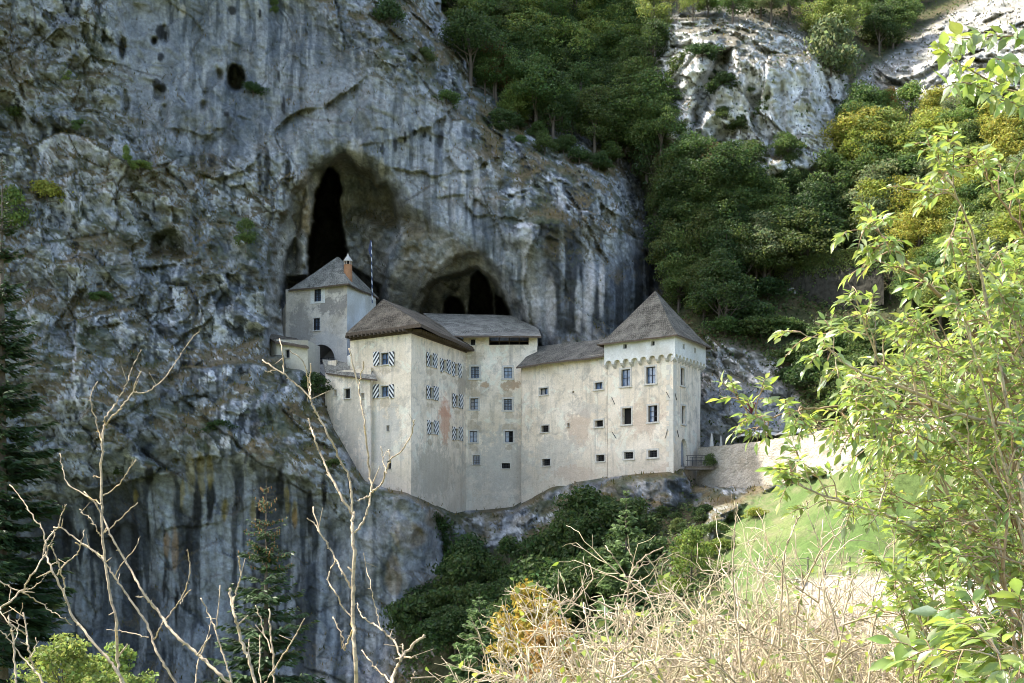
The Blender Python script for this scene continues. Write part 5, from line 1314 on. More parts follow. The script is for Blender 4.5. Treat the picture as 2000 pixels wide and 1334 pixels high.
# ---- small things along the road
def obelisk(u, vt, vb, Yb, label):
    h = (vb - vt) * Yb / F; r = h * .14
    V = [(-r, -r, 0), (r, -r, 0), (r, r, 0), (-r, r, 0), (-r, -r, h * .1), (r, -r, h * .1), (r, r, h * .1), (-r, r, h * .1)] + [(a * r * .8, b * r * .8, h * .1 + .01) for a, b in ((-1, -1), (1, -1), (1, 1), (-1, 1))] + [(a * r * .28, b * r * .28, h * .93) for a, b in ((-1, -1), (1, -1), (1, 1), (-1, 1))] + [(0, 0, h)]
    Fc = [[0, 1, 5, 4], [1, 2, 6, 5], [2, 3, 7, 6], [3, 0, 4, 7], [4, 5, 6, 7], [8, 9, 13, 12], [9, 10, 14, 13], [10, 11, 15, 14], [11, 8, 12, 15], [12, 13, 16], [13, 14, 16], [14, 15, 16], [15, 12, 16]]
    o = ob('stone_obelisk', py_mesh('stone_obelisk', V, Fc, [m_stone]), None, P(u, vb, Yb))
    props(o, label, 'obelisk')
obelisk(1390, 846, 880, 118.5, 'pointed grey stone obelisk nearest the tower behind the retaining wall')
obelisk(1408, 850, 878, 119.5, 'pointed grey stone obelisk next to the parasol behind the retaining wall')
def parasol(u, v, Yb, rad, h, label):
    t = thing('parasol', label, 'parasol', P(u, v, Yb))
    n = 8; V = [(0, 0, h)]; 
    for rr, zz in ((rad * .5, h - .28), (rad, h - .62), (rad, h - .80)):
        V += [(rr * math.cos(2 * math.pi * i / n + .4), rr * math.sin(2 * math.pi * i / n + .4), zz) for i in range(n)]
    Fc = [[0, 1 + i, 1 + (i + 1) % n] for i in range(n)] + [[1 + r * n + i, 1 + (r + 1) * n + i, 1 + (r + 1) * n + (i + 1) % n, 1 + r * n + (i + 1) % n] for r in (0, 1) for i in range(n)]
    o = ob('canopy', py_mesh('canopy', V, Fc, [simple('offwhite_canvas', (.62, .59, .54), .9, var=.08)]), t); m = o.modifiers.new('t', 'SOLIDIFY'); m.thickness = .02
    g = Geo(); g.tube([(0, 0, -3), (0, 0, h)], [.04, .04], 8); ob('pole', g.mesh('pole', [m_palebark], True), t)
parasol(1492, 858, 117.5, 2.6, 1.0, 'off white square parasol canopy behind the retaining wall')
parasol(1560, 852, 114.0, 2.2, .9, 'grey white parasol canopy behind the sunlit end of the wall')

# ---- post and rail fence with two walkers on the path
fence = thing('rail_fence', 'dark post and rail fence at the lower edge of the grass slope', 'fence', P(1480, 1118, 84))
fo = np.array(fence.location)
fp = [(1480, 1120, 84), (1528, 1120, 83), (1578, 1119, 82), (1612, 1119, 81), (1660, 1119, 80), (1712, 1119, 79), (1770, 1119, 77), (1840, 1119, 75), (1920, 1119, 73)]
fpp = [np.array(P(u, v, min(y, Yt(u, v) - .3))) - fo for u, v, y in fp]
mf = simple('dark_fence_timber', (.06, .055, .05), .85)
for p in fpp:
    g = Geo(); g.tube([p + [0, 0, -.4], p + [0, 0, 1.05]], [.045, .04], 7); ob('post', g.mesh('post', [mf]), fence)
for hz in (.5, .95):
    g = Geo(); g.tube([p + [0, 0, hz] for p in fpp], [.018] * len(fpp), 6); ob('rail', g.mesh('rail', [mf]), fence)

def skin_fig(name, joints, edges, radii, mat, parent, lvl=2):
    me = bpy.data.meshes.new(name); me.from_pydata(joints, edges, []); me.update()
    o = ob(name, me, parent)
    if mat: me.materials.append(mat)
    md = o.modifiers.new('Skin', 'SKIN'); md.use_smooth_shade = True
    for v, r in zip(me.skin_vertices[0].data, radii): v.radius = (r, r)
    me.skin_vertices[0].data[0].use_root = True
    s2 = o.modifiers.new('Subdivision', 'SUBSURF'); s2.levels = lvl; s2.render_levels = lvl
    return o
def person(u, v, Yb, label, shirt, legs, hair, face=0.0, hat=False):
    t = thing('person', label, 'person', P(u, v, Yb), None, face)
    J = [(0, 0, .95), (0, .0, 1.15), (0, .0, 1.38), (0, -.01, 1.47), (0, -.02, 1.55), (0, -.03, 1.66), (.1, 0, .90), (.12, -.08, .50), (.13, .0, .09), (.13, -.15, .04), (-.1, 0, .90), (-.12, .1, .50), (-.13, .2, .10), (-.13, .06, .04),
         (.18, 0, 1.36), (.25, .03, 1.10), (.22, -.14, .92), (.2, -.22, .88), (-.18, 0, 1.36), (-.25, .06, 1.10), (-.24, -.05, .88), (-.23, -.12, .82)]
    E = [(0, 1), (1, 2), (2, 3), (3, 4), (4, 5), (0, 6), (6, 7), (7, 8), (8, 9), (0, 10), (10, 11), (11, 12), (12, 13), (2, 14), (14, 15), (15, 16), (16, 17), (2, 18), (18, 19), (19, 20), (20, 21)]
    Rr = [.14, .13, .14, .06, .075, .085, .085, .06, .045, .035, .085, .06, .045, .035, .06, .045, .035, .03, .06, .045, .035, .03]
    skin_fig('body', J, E, Rr, m_skin, t)
    skin_fig('shirt', [J[0], J[1], J[2], J[14], J[15], J[18], J[19]], [(0, 1), (1, 2), (2, 3), (3, 4), (2, 5), (5, 6)], [.155, .15, .16, .08, .065, .08, .065], shirt, t)
    skin_fig('trousers', [J[0], J[6], J[7], J[8], J[10], J[11], J[12]], [(0, 1), (1, 2), (2, 3), (0, 4), (4, 5), (5, 6)], [.15, .105, .075, .06, .105, .075, .06], legs, t)
    skin_fig('hair', [(0, .01, 1.63), (0, .0, 1.70), (0, -.03, 1.735)], [(0, 1), (1, 2)], [.08, .088, .05], hair, t)
    return t
m_skin = simple('skin', (.45, .28, .20), .6, .3, var=.06)
person(1723, 1121, 79.5, 'person in a turquoise top and pale trousers walking along the path fence', simple('turquoise_cloth', (.03, .36, .45), .8), simple('pale_trousers', (.42, .45, .48), .9), simple('fair_hair', (.38, .28, .17), .8), 1.2)
person(1686, 1121, 80.0, 'person in a grey top and dark trousers walking along the path fence', simple('grey_cloth', (.20, .20, .23), .8), simple('navy_trousers', (.03, .035, .06), .9), simple('brown_hair', (.10, .06, .04), .8), 1.0)
# ------------------------------------------------------------------ near shrubs: bare saplings, twig thicket, leafy elder
R2 = np.random.default_rng(77)
def bark_mat(name, c, lichen=0.0):
    k = NT(name); co = k.coord()
    n = k.noise(co, 14, 5, .65); n2 = k.noise(co, 42, 4, .6)
    col = k.ramp(n, [(.3, tuple(x * .62 for x in c)), (.7, tuple(min(1, x * 1.2) for x in c))])
    col = k.mix(k.math('MULTIPLY', k.ramp(n2, [(.52, 0), (.60, 1)]), .7), col, tuple(x * .38 for x in c))
    if lichen: col = k.mix(k.math('MULTIPLY', k.ramp(k.noise(k.coord(loc=(3, 1, 8)), 9, 4, .6), [(.62, 0), (.66, 1)]), lichen), col, (.55, .34, .05))
    k.bsdf(col, .85, k.bump(n2, .6, .002), .2)
    return k.m
m_twig = bark_mat('bleached_twig_bark', (.43, .345, .235), .3)
k = NT('dry_twig_bark'); a = k.n('Attribute', attribute_name='Col')
k.bsdf(k.mix(1.0, k.ramp(k.noise(k.coord(), 20, 5, .65), [(.3, (.42, .355, .25)), (.7, (.72, .62, .47))]).outputs[0], a.outputs['Color'], 'MULTIPLY'), .85, None, .2); m_thicket = k.m
m_stem = bark_mat('grey_stem_bark', (.50, .40, .28), .15)
m_brown = bark_mat('brown_twig_bark', (.36, .25, .155))

def spline(pts, n):
    pts = np.asarray(pts, float); t = np.arange(len(pts)); s_ = np.linspace(0, len(pts) - 1, n)
    P_ = np.vstack([2 * pts[0] - pts[1], pts, 2 * pts[-1] - pts[-2]])
    i = np.clip(np.floor(s_).astype(int), 0, len(pts) - 2); f = (s_ - i)[:, None]
    a, b, c, d = P_[i], P_[i + 1], P_[i + 2], P_[i + 3]
    return .5 * (2 * b + (c - a) * f + (2 * a - 5 * b + 4 * c - d) * f ** 2 + (3 * b - a - 3 * c + d) * f ** 3)

def twig3(uv, y0, y1, w0, w1, rng, g, knobs=True, spur=.5):
    """a stem through photo points, its distance running from y0 to y1; w in photo pixels of width"""
    k = len(uv); ys = np.linspace(y0, y1, k) + rng.normal(size=k) * .02
    pts = spline([tuple(P(u, v, y)) for (u, v), y in zip(uv, ys)], (k - 1) * 5 + 1)
    n = len(pts); pts[1:-1] += rng.normal(size=(n - 2, 3)) * .0022
    px = np.linspace(w0, w1, n) * .58 * (1 + .2 * (np.arange(n) % 5 == 0)) / 2
    rad = px / F * pts[:, 1]
    g.tube(pts, rad, 6)
    for i in range(3, n - 1):
        if knobs and rng.uniform() < .55:     # bud scars and short spurs
            d = unit(rng.normal(size=3) + unit(pts[i] - pts[i - 1]) * .8); L = rng.uniform(.005, .013) if rng.uniform() > .10 * spur * 2 else rng.uniform(.03, .09)
            g.tube([pts[i], pts[i] + d * L * .6, pts[i] + d * L], [rad[i] * .6, rad[i] * .5, rad[i] * .3], 5)
    return pts

def sapling(label, Yb, lines):
    rng = np.random.default_rng(int(Yb * 1000))
    u0, v0 = lines[0][0][0]
    root = P(u0 + (u0 - lines[0][0][1][0]) * .3, v0 + 330, Yb); root.z = min(root.z, -1.75 - .19 * Yb + .1)
    t = thing('bare_sapling', label, 'bare shrub', root)
    for i, (uv, dy, w0, w1) in enumerate(lines):
        g = Geo(); uv = list(uv)
        pts = twig3(uv, Yb + dy[0], Yb + dy[1], w0, w1, rng, g)
        if i == 0: g.tube([np.array(root), (np.array(root) + pts[0]) / 2 + [.02, 0, 0], pts[0]], np.array([w0 * 1.25, w0 * 1.12, w0]) / 2 / F * Yb, 6)
        g.V = [v - np.array(root) for v in g.V]
        ob('stem' if i == 0 else 'branch', g.mesh('stem' if i == 0 else 'branch', [m_twig], True), t)

sapling('tall forked bare sapling reaching farthest up the pale rock on the cliff', 5.2, [
 ([(238,1340),(229,1287),(227,1217),(217,1170),(210,1130),(201,1060),(198,972),(199,867),(203,830)], (0, .1), 10, 7),
 ([(199,862),(188,825),(177,788),(179,765),(191,745)], (.1, .15), 5, 3.4), ([(203,832),(206,815),(224,792),(240,765),(252,736),(263,705),(276,683)], (.1, .2), 5.5, 2.8),
 ([(203,832),(225,808),(241,790),(259,765),(266,745),(276,725)], (.1, 0), 5.5, 3.5), ([(259,765),(280,768),(301,757),(328,730),(350,697),(370,668),(390,645)], (.03, .1), 4.4, 2.2),
 ([(198,985),(168,968),(133,946),(122,915),(117,885)], (.08, .2), 5, 3), ([(202,968),(220,957),(238,940),(250,920),(266,898)], (.08, -.05), 4, 2.6), ([(205,1040),(225,1022),(241,1007),(269,982)], (.06, 0), 4, 2.6), ([(197,934),(187,930),(182,931)], (.08, .1), 4, 3)])
sapling('long bare sapling leaning to the dark spruce with an arching fork', 4.8, [
 ([(246,1340),(225,1305),(210,1287),(178,1247),(147,1210),(126,1164),(101,1112),(89,1080),(91,1056),(105,1040),(115,1025)], (0, .2), 10, 5),
 ([(115,1025),(120,1005),(130,985)], (.2, .2), 4.5, 2.5), ([(91,1063),(80,1030),(63,1007),(44,978),(19,947)], (.18, .3), 5, 3), ([(126,1164),(125,1140),(115,1106),(105,1075),(98,1062)], (.1, 0), 5, 4),
 ([(112,1123),(128,1100),(150,1083),(158,1060),(165,1035)], (.1, .05), 4.5, 2.6), ([(105,1030),(119,1031),(147,1052),(180,1073),(210,1105)], (.18, .1), 5, 4)])
sapling('bare sapling with crossing diagonal stems in front of the drip stains', 5.6, [
 ([(345,1340),(322,1300),(305,1270),(290,1227),(268,1190),(245,1157),(225,1128),(205,1098),(196,1084),(170,1068),(147,1060)], (0, .2), 9, 4),
 ([(301,1248),(311,1228),(322,1210),(337,1192),(350,1175),(362,1150),(371,1119),(369,1095),(366,1073)], (.03, -.1), 5, 3), ([(352,1180),(362,1163),(373,1152)], (-.05, -.1), 3.5, 2.5), ([(290,1245),(270,1240),(240,1233),(208,1230)], (.03, .1), 4, 2.2), ([(225,1128),(235,1105),(262,1072),(274,1048)], (.12, .05), 3.5, 2.4)])
sapling('bare sapling crossing low with a straight diagonal stem to the upper corner', 5.0, [
 ([(458,1345),(430,1318),(402,1290),(375,1268),(350,1248),(322,1213),(305,1190),(287,1168),(265,1130),(245,1094),(225,1060),(210,1031),(196,1002),(185,982),(164,960)], (0, .35), 11, 4.5),
 ([(287,1168),(275,1166),(265,1165)], (.15, .15), 4, 3), ([(210,1031),(196,1045),(188,1030),(176,1012),(163,1003),(156,995)], (.3, .35), 4, 3), ([(385,1280),(402,1255),(412,1240)], (.05, 0), 5, 3)])
sapling('bare sapling at the picture edge with two curved arms', 4.4, [
 ([(-12,1196),(15,1178),(42,1154),(65,1120),(87,1084),(100,1060),(108,1040)], (0, .1), 7, 4), ([(-10,1128),(20,1146),(45,1157),(70,1172),(98,1192),(120,1205),(140,1220)], (.1, .3), 4.5, 3), ([(46,1152),(60,1150),(80,1135),(97,1115)], (.05, .1), 3.6, 2.4)])
sapling('thin upright bare shoot between the lime green tree tops and the edge', 4.1, [
 ([(88,1345),(78,1322),(66,1308),(58,1270),(52,1235),(45,1196)], (0, .1), 8, 5), ([(60,1285),(70,1262),(70,1245)], (.02, .05), 4, 3), ([(52,1240),(25,1222),(0,1195),(-10,1170)], (.05, .1), 5, 3.5), ([(66,1308),(40,1280),(10,1240),(-8,1226)], (0, 0), 5, 3.5)])
sapling('short thick bare shoot at the very corner of the picture', 3.9, [
 ([(32,1345),(30,1310),(28,1252),(20,1220),(17,1205)], (0, .05), 8, 5), ([(28,1252),(36,1215),(44,1178)], (.0, .1), 3.4, 2)])
sapling('knobbly bare sapling in front of the coned spruce', 4.6, [
 ([(500,1345),(490,1300),(476,1266),(466,1230),(458,1203),(452,1175),(448,1150)], (0, .1), 12, 8), ([(455,1178),(463,1150),(471,1126),(468,1105),(465,1087)], (.05, 0), 6, 4.5), ([(482,1285),(486,1262),(487,1248)], (.02, .1), 5, 3)])
sapling('slender bare sapling left of the coned spruce', 5.3, [
 ([(455,1345),(448,1315),(434,1270),(420,1227),(408,1200),(392,1168)], (0, .2), 7, 4), ([(421,1230),(426,1195),(430,1143)], (.1, .1), 4.5, 3.2), ([(380,1340),(388,1290),(405,1245),(413,1207)], (0, .1), 5, 3)])
sapling('pair of bare shoots with a bent side arm under the coned spruce', 4.9, [
 ([(536,1345),(534,1310),(532,1270),(528,1230),(525,1189)], (0, .1), 8, 5), ([(530,1275),(516,1235),(507,1205),(499,1182)], (.05, .15), 5, 3.4), ([(515,1340),(530,1313),(560,1270),(578,1240),(595,1208)], (.0, -.1), 6, 3.6), ([(510,1340),(508,1290),(508,1240)], (0, .1), 5, 3)])
sapling('tallest bare sapling, its forks reaching up over the cream castle wall', 5.0, [
 ([(698,1345),(694,1290),(690,1217),(690,1150),(691,1077),(688,1030),(690,1000)], (0, .1), 15, 11),
 ([(690,1005),(670,975),(655,948),(640,920),(626,885),(615,855),(607,835),(602,817)], (.1, .3), 9, 5), ([(688,1000),(686,967),(680,930),(660,887),(642,853),(625,820),(612,795),(605,775)], (.1, .0), 8, 6),
 ([(607,780),(602,750),(600,730),(592,705),(566,685)], (0, -.05), 5, 3), ([(606,777),(580,752),(552,730),(530,715),(513,703)], (0, .1), 5.5, 4), ([(552,730),(553,710),(552,690),(546,662)], (.05, .05), 4.5, 3.4), ([(606,773),(606,745),(607,710)], (0, .05), 4.6, 3.4), ([(540,722),(525,726),(518,725)], (.08, .1), 3.6, 3),
 ([(692,1040),(705,1025),(716,1005),(725,955),(722,917),(715,855),(708,800),(701,762),(690,715),(682,680)], (.08, .2), 8, 5), ([(701,760),(704,738),(710,705)], (.15, .1), 4.5, 3.2),
 ([(724,962),(736,953),(747,942),(757,910),(768,893),(785,880),(805,845),(809,820)], (.12, .0), 6.5, 3.4), ([(755,925),(748,900),(744,872)], (.05, .1), 4, 3), ([(762,898),(760,885),(758,878)], (.05, .1), 3.4, 2.6), ([(724,968),(712,972),(700,978)], (.1, .1), 6, 5),
 ([(688,1150),(670,1120),(655,1090),(640,1063),(625,1040),(612,990)], (.06, .2), 7, 4.5), ([(655,1095),(640,1130),(656,1160),(672,1190),(690,1210)], (.15, .05), 5, 5), ([(625,1040),(612,1022),(600,1012)], (.2, .25), 4.5, 4), ([(690,1230),(680,1250),(672,1268),(668,1240),(650,1205)], (.03, .15), 6, 4)])
sapling('low bare sapling with a thick broken fork beside the hollow', 4.3, [
 ([(764,1345),(772,1312),(784,1287),(787,1280),(805,1262),(829,1240)], (0, .1), 13, 9), ([(785,1284),(770,1255),(757,1240),(742,1227),(728,1218),(714,1210),(705,1197),(698,1178)], (.05, .25), 7, 4), ([(742,1227),(735,1190),(725,1150),(716,1110),(710,1080)], (.15, .3), 4, 2.4),
 ([(788,1280),(787,1268),(786,1258)], (.05, .1), 6, 5), ([(790,1284),(803,1284),(814,1282)], (.05, 0), 6, 4), ([(765,1335),(750,1318),(735,1304),(720,1288),(707,1270)], (.02, .2), 6, 4), ([(800,1345),(806,1325),(811,1312)], (0, 0), 9, 7)])

# ---- twig thicket
def grow(g, p, d, L, r, lvl, rng, leaves, n=5, up=.12, tips=None):
    pts = [p]; dd = d.copy(); st = L / n
    for i in range(n):
        dd = unit(dd + rng.normal(size=3) * .20 + np.array([0, 0, up * (1 if i < n / 2 else -.4)]))
        pts.append(pts[-1] + dd * st)
    pts = np.array(pts)
    sh = rng.uniform(.4, 1.1); g.tube(pts, np.linspace(r, r * .55, n + 1), 4 if lvl else 5, 0, (sh, sh * rng.uniform(.93, 1.02), sh * rng.uniform(.82, 1.0)))
    if lvl < 3:
        for i in range(1, n + 1):
            for sgn in (1, -1):
                if rng.uniform() < (.80, .50, .20)[lvl]:
                    side = unit(np.cross(dd, rng.normal(size=3)))
                    q = unit(unit(pts[i] - pts[i - 1]) * .7 + side * rng.uniform(.6, 1.2))
                    grow(g, pts[i], q, L * rng.uniform(.30, .62), r * .60, lvl + 1, rng, leaves, max(3, n - 1), up * .6)
    if lvl >= 1 and rng.uniform() < .06: leaves.append((pts[-1], dd))
    if lvl >= 1 and rng.uniform() < .03: leaves.append((pts[n // 2], dd))

LEAFV = None
def leaflet(g, base, d, nrm, L, Wd, rng, droop=.5, col=None, m=0):
    """one pointed oval leaf folded along its midrib and curling down at the tip"""
    k = 6; s_ = np.linspace(0, 1, k); prof = np.array([.06, .62, .98, .86, .46, .02])
    d = unit(d); nrm = unit(nrm - d * np.dot(nrm, d)); b = np.cross(d, nrm)
    bend = droop * rng.uniform(.4, 1.5)
    mid = base + d * (s_ * L)[:, None] - nrm * (bend * L * .45 * s_ ** 2)[:, None]
    fold = rng.uniform(.15, .5); wv = 1 + .10 * rng.normal(size=k)
    e = (prof * Wd * wv)[:, None]; tw = rng.uniform(-.25, .25)
    l = mid + b * e + nrm * e * (fold + tw); r = mid - b * e + nrm * e * (fold - tw)
    V = np.vstack([l, mid, r]); Q = []
    for i in range(k - 1): Q += [(i, i + 1, k + i + 1, k + i), (k + i, k + i + 1, 2 * k + i + 1, 2 * k + i)]
    c = np.array([rng.uniform(.86, 1.12), 1.0, rng.uniform(.8, 1.3)]) * rng.uniform(.62, 1.25) if col is None else col
    cc = np.tile(c, (3 * k, 1)); cc[k:2 * k] *= 1.18
    g.add(V, Q, m, cc)

k = NT('elder_leaf'); a = k.n('Attribute', attribute_name='Col'); geo = k.n('NewGeometry')
top = k.mix(1.0, (.175, .235, .055), a.outputs['Color'], 'MULTIPLY'); under = k.mix(1.0, (.30, .36, .22), a.outputs['Color'], 'MULTIPLY')
v_ = k.noise(k.coord(), 60, 4, .6)
cc_ = k.mix(geo.outputs['Backfacing'], top, under)
cc_ = k.mix(1.0, cc_, k.ramp(v_, [(.3, .8), (.7, 1.15)]).outputs[0], 'MULTIPLY')
tcol = k.mix(1.0, (.36, .45, .06), a.outputs['Color'], 'MULTIPLY')
b_ = k.n('BsdfPrincipled', {'Base Color': cc_, 'Roughness': .30, 'Specular IOR Level': .65, 'Normal': k.bump(v_, .25, .002)})
t_ = k.n('BsdfTranslucent', {'Color': tcol}); x_ = k.n('MixShader', {0: .38, 1: b_.outputs[0], 2: t_.outputs[0]})
k.t.links.new(x_.outputs[0], k.out.inputs[0]); m_elder = k.m

TH = [(1075, 6.2, 235, 'bare bleached twig bush at the dark end of the thicket by the yellow autumn tree'), (1150, 5.6, 300, 'bare twig bush with a forked top in front of the slender light green spruce'), (1235, 7.0, 360, 'bare pale twig bush before the bright bush at the foot of the grass slope'),
      (1330, 5.4, 300, 'dense bare twig bush below the stony bank'), (1430, 7.4, 350, 'bare twig bush with upright wands in front of the grass slope'), (1540, 5.8, 310, 'tangled bare twig bush in front of the rail fence'), (1660, 6.6, 300, 'bare twig bush in front of the pale gravel path'), (1790, 5.2, 290, 'bare twig bush half covered by elder leaves'), (1490, 6.9, 300, 'bare twig bush standing between the upright wands'), (1600, 7.2, 330, 'pale bare twig bush directly before the two walkers'), (1725, 7.6, 330, 'fine bare twig bush between the gravel path and the elder stems'), (1920, 6.4, 300, 'bare twig bush under the elder near the picture corner')]
for i, (u, Yb, hp, label) in enumerate(TH):
    rng = np.random.default_rng(500 + i)
    base = np.array(P(u, 1480, Yb)); H = (1480 - 1334 + hp * (.36 if u < 1400 else .48)) * Yb / F
    root = Vector((base[0], base[1], -1.75 - .19 * Yb))
    t = thing('twig_bush', label, 'bare shrub', root, 'bare twig bushes of the near thicket')
    g0, g1, lv = Geo(), Geo(), []
    for q in range(11):
        b0 = base + np.array([rng.normal() * .22, rng.normal() * .3, rng.uniform(-.1, .1)])
        d = unit(np.array([rng.normal() * .5 + .1, rng.normal() * .4, 1.0]))
        g0.tube([np.array(root) + (b0 - base) * .3, b0], [.012, .007], 5)
        grow(g1, b0, d, H * rng.uniform(.55, 1.1), rng.uniform(.0045, .0085), 0, rng, lv, 6, .1)
    gl = Geo()
    for p_, d_ in lv:
        if rng.uniform() < .95: leaflet(gl, p_, unit(d_ + rng.normal(size=3) * .6), unit(rng.normal(size=3) + [0, -.3, .8]), rng.uniform(.03, .055), .013, rng)
    for gg in (g0, g1, gl): gg.V = [v - np.array(root) for v in gg.V]
    ob('stem', g0.mesh('stem', [m_stem], True), t); ob('twigs', g1.mesh('twigs', [m_thicket], True, True), t)['kind'] = 'stuff'
    if gl.V: ob('leaves', gl.mesh('leaves', [m_elder], True, True), t)['kind'] = 'stuff'
# upright wands that stand above the thicket
sapling('upright bare wand dotted with orange lichen before the grass slope', 5.1, [([(1452,1345),(1446,1290),(1438,1200),(1432,1120),(1434,1045),(1441,985)], (0, .1), 8, 4), ([(1434,1075),(1432,1050),(1430,1030)], (.05, .1), 3, 2)])
sapling('bare wand bent like a hook in front of the grass slope', 5.5, [([(1512,1345),(1520,1260),(1527,1160),(1532,1080),(1548,1035),(1565,1005),(1578,985),(1574,978)], (0, .2), 7, 3.4), ([(1534,1070),(1556,1012),(1545,1010)], (.1, .1), 3, 2), ([(1540,1340),(1552,1250),(1560,1180),(1585,1110),(1620,1055),(1660,1030)], (0, -.2), 8, 4), ([(1546,1290),(1540,1190),(1530,1120),(1500,1080),(1475,1050)], (0, .1), 6, 2.6), ([(1478,1340),(1462,1240),(1458,1140),(1470,1065),(1476,1050)], (0, .1), 5, 2.4)])
sapling('brown bare stem rising at the edge of the near elder leaves', 4.7, [([(1695,1345),(1700,1290),(1706,1230),(1716,1180),(1728,1145)], (0, .1), 8, 4), ([(1706,1230),(1695,1190),(1680,1160)], (.05, .15), 4, 2.5)])
sapling('forked bare top sticking out of the thicket before the hollow', 5.4, [([(1140,1345),(1120,1280),(1108,1230),(1100,1200),(1090,1175),(1068,1155),(1048,1138)], (0, .1), 8, 4), ([(1100,1200),(1118,1180),(1135,1160),(1158,1130),(1150,1100)], (.05, .1), 4.5, 3), ([(1096,1190),(1080,1186),(1060,1187)], (.05, .1), 3.4, 2.6), ([(1105,1190),(1120,1165),(1120,1150)], (.05, .1), 3.6, 3)])
sapling('bare forked branch standing before the slender light green spruce', 5.9, [([(1230,1345),(1222,1260),(1225,1190),(1228,1140),(1236,1112),(1262,1085),(1296,1068)], (0, .1), 8, 3.6), ([(1228,1135),(1210,1105),(1190,1078),(1182,1066)], (.05, .1), 4, 3), ([(1236,1112),(1236,1090),(1225,1068)], (.05, .1), 4, 3), ([(1240,1110),(1270,1100),(1300,1080)], (.05, .1), 3.6, 2.6), ([(1228,1140),(1195,1125),(1170,1118)], (.05, .2), 3.6, 2.4)])

# ---- leafy elder
def compound(gl, gs, p, d, rng, L=None, nl=None, size=1.0):
    """elder leaf: drooping stalk with paired leaflets and one at the tip"""
    L = rng.uniform(.10, .17) * size if L is None else L
    k = 5; s_ = np.linspace(0, 1, k); d = unit(d)
    pts = p + d * (s_ * L)[:, None] + np.array([0, 0, -1.]) * (L * .4 * s_ ** 2)[:, None]
    gs.tube(pts, np.linspace(.0022, .0012, k), 4)
    up = unit(np.array([rng.normal() * .4, rng.normal() * .4, 1.]))
    side = unit(np.cross(d, up)); pairs = rng.integers(2, 4) if nl is None else nl
    for j in range(pairs):
        f = .38 + .5 * j / max(1, pairs - .4); q = np.array([np.interp(f, s_, pts[:, c]) for c in range(3)])
        for sg in (1, -1):
            if rng.uniform() < .08: continue
            dd = unit(d * .5 + side * sg * .85 + np.array([0, 0, -.22]) + rng.normal(size=3) * .18)
            ll = rng.uniform(.055, .105) * size
            leaflet(gl, q, dd, unit(up + rng.normal(size=3) * .45), ll, ll * rng.uniform(.16, .23), rng, .55)
    ll = rng.uniform(.075, .11) * size
    leaflet(gl, pts[-1], unit(d + [0, 0, -.5]), unit(up + rng.normal(size=3) * .3), ll, ll * .21, rng, .6)

def elder(label, Yroot, rootuv, mains, fans, seed, size=.45, twigs=(2, 6)):
    rng = np.random.default_rng(seed)
    root = P(*rootuv, Yroot); root.z = -1.75 - .19 * Yroot
    t = thing('elder_shrub', label, 'leafy shrub', root)
    ro = np.array(root); gl, gs = Geo(), Geo()
    lines = [(uv, y0, y1, w0, w1, True) for uv, y0, y1, w0, w1 in mains] + [(*f, False) for f in fans]
    for uv, y0, y1, w0, w1, main in lines:
        g = Geo(); pts = twig3(uv, y0, y1, w0, w1, rng, g, False)
        n = len(pts); rad = np.linspace(w0, w1, n) / 2 / F * pts[:, 1]
        g.tube([pts[0] + (ro - pts[0]) * .9 + [0, 0, 0], pts[0] + (ro - pts[0]) * .4 + np.array([.05, 0, .05]), pts[0]], [rad[0] * 1.3, rad[0] * 1.15, rad[0]], 6)
        for i in range(int(n * .22), n):
            f = i / n
            if rng.uniform() < (.36 if f < .75 else .62):
                d0 = unit(pts[min(i + 1, n - 1)] - pts[i - 1])
                d1 = unit(d0 * .9 + rng.normal(size=3) * [.6, .5, .6] + [-.08, 0, .18])
                L = rng.uniform(.06, .24) * (1.15 - .6 * f)
                k = 5; s_ = np.linspace(0, 1, k)
                tp = pts[i] + d1 * (s_ * L)[:, None] + np.array([0, 0, 1.]) * (L * .28 * (s_ - s_ ** 2 * 1.3))[:, None] + np.cumsum(rng.normal(size=(k, 3)) * .006, 0) * s_[:, None]
                g.tube(tp, np.linspace(max(.0018, rad[i] * .55), .0014, k), 5)
                for q_ in range(rng.integers(*twigs)):
                    j = rng.integers(2, k); dl = unit(d1 + rng.normal(size=3) * .75)
                    compound(gl, gs, tp[j], dl, rng, size=size)
                compound(gl, gs, tp[-1], unit(d1 + [0, 0, .1]), rng, size=size)
        for q_ in range(3): compound(gl, gs, pts[-1 - q_], unit(pts[-1] - pts[-4] + rng.normal(size=3) * .05 + [0, 0, .02]), rng, size=size)
        g.V = [v - ro for v in g.V]
        ob('branch', g.mesh('branch', [m_stem if rng.uniform() < .6 else m_brown], True), t)
    for gg in (gl, gs): gg.V = [v - ro for v in gg.V]
    ob('leaf_stalks', gs.mesh('leaf_stalks', [m_brown], True), t)['kind'] = 'stuff'
    ob('foliage', gl.mesh('foliage', [m_elder], True, True), t)
    return t

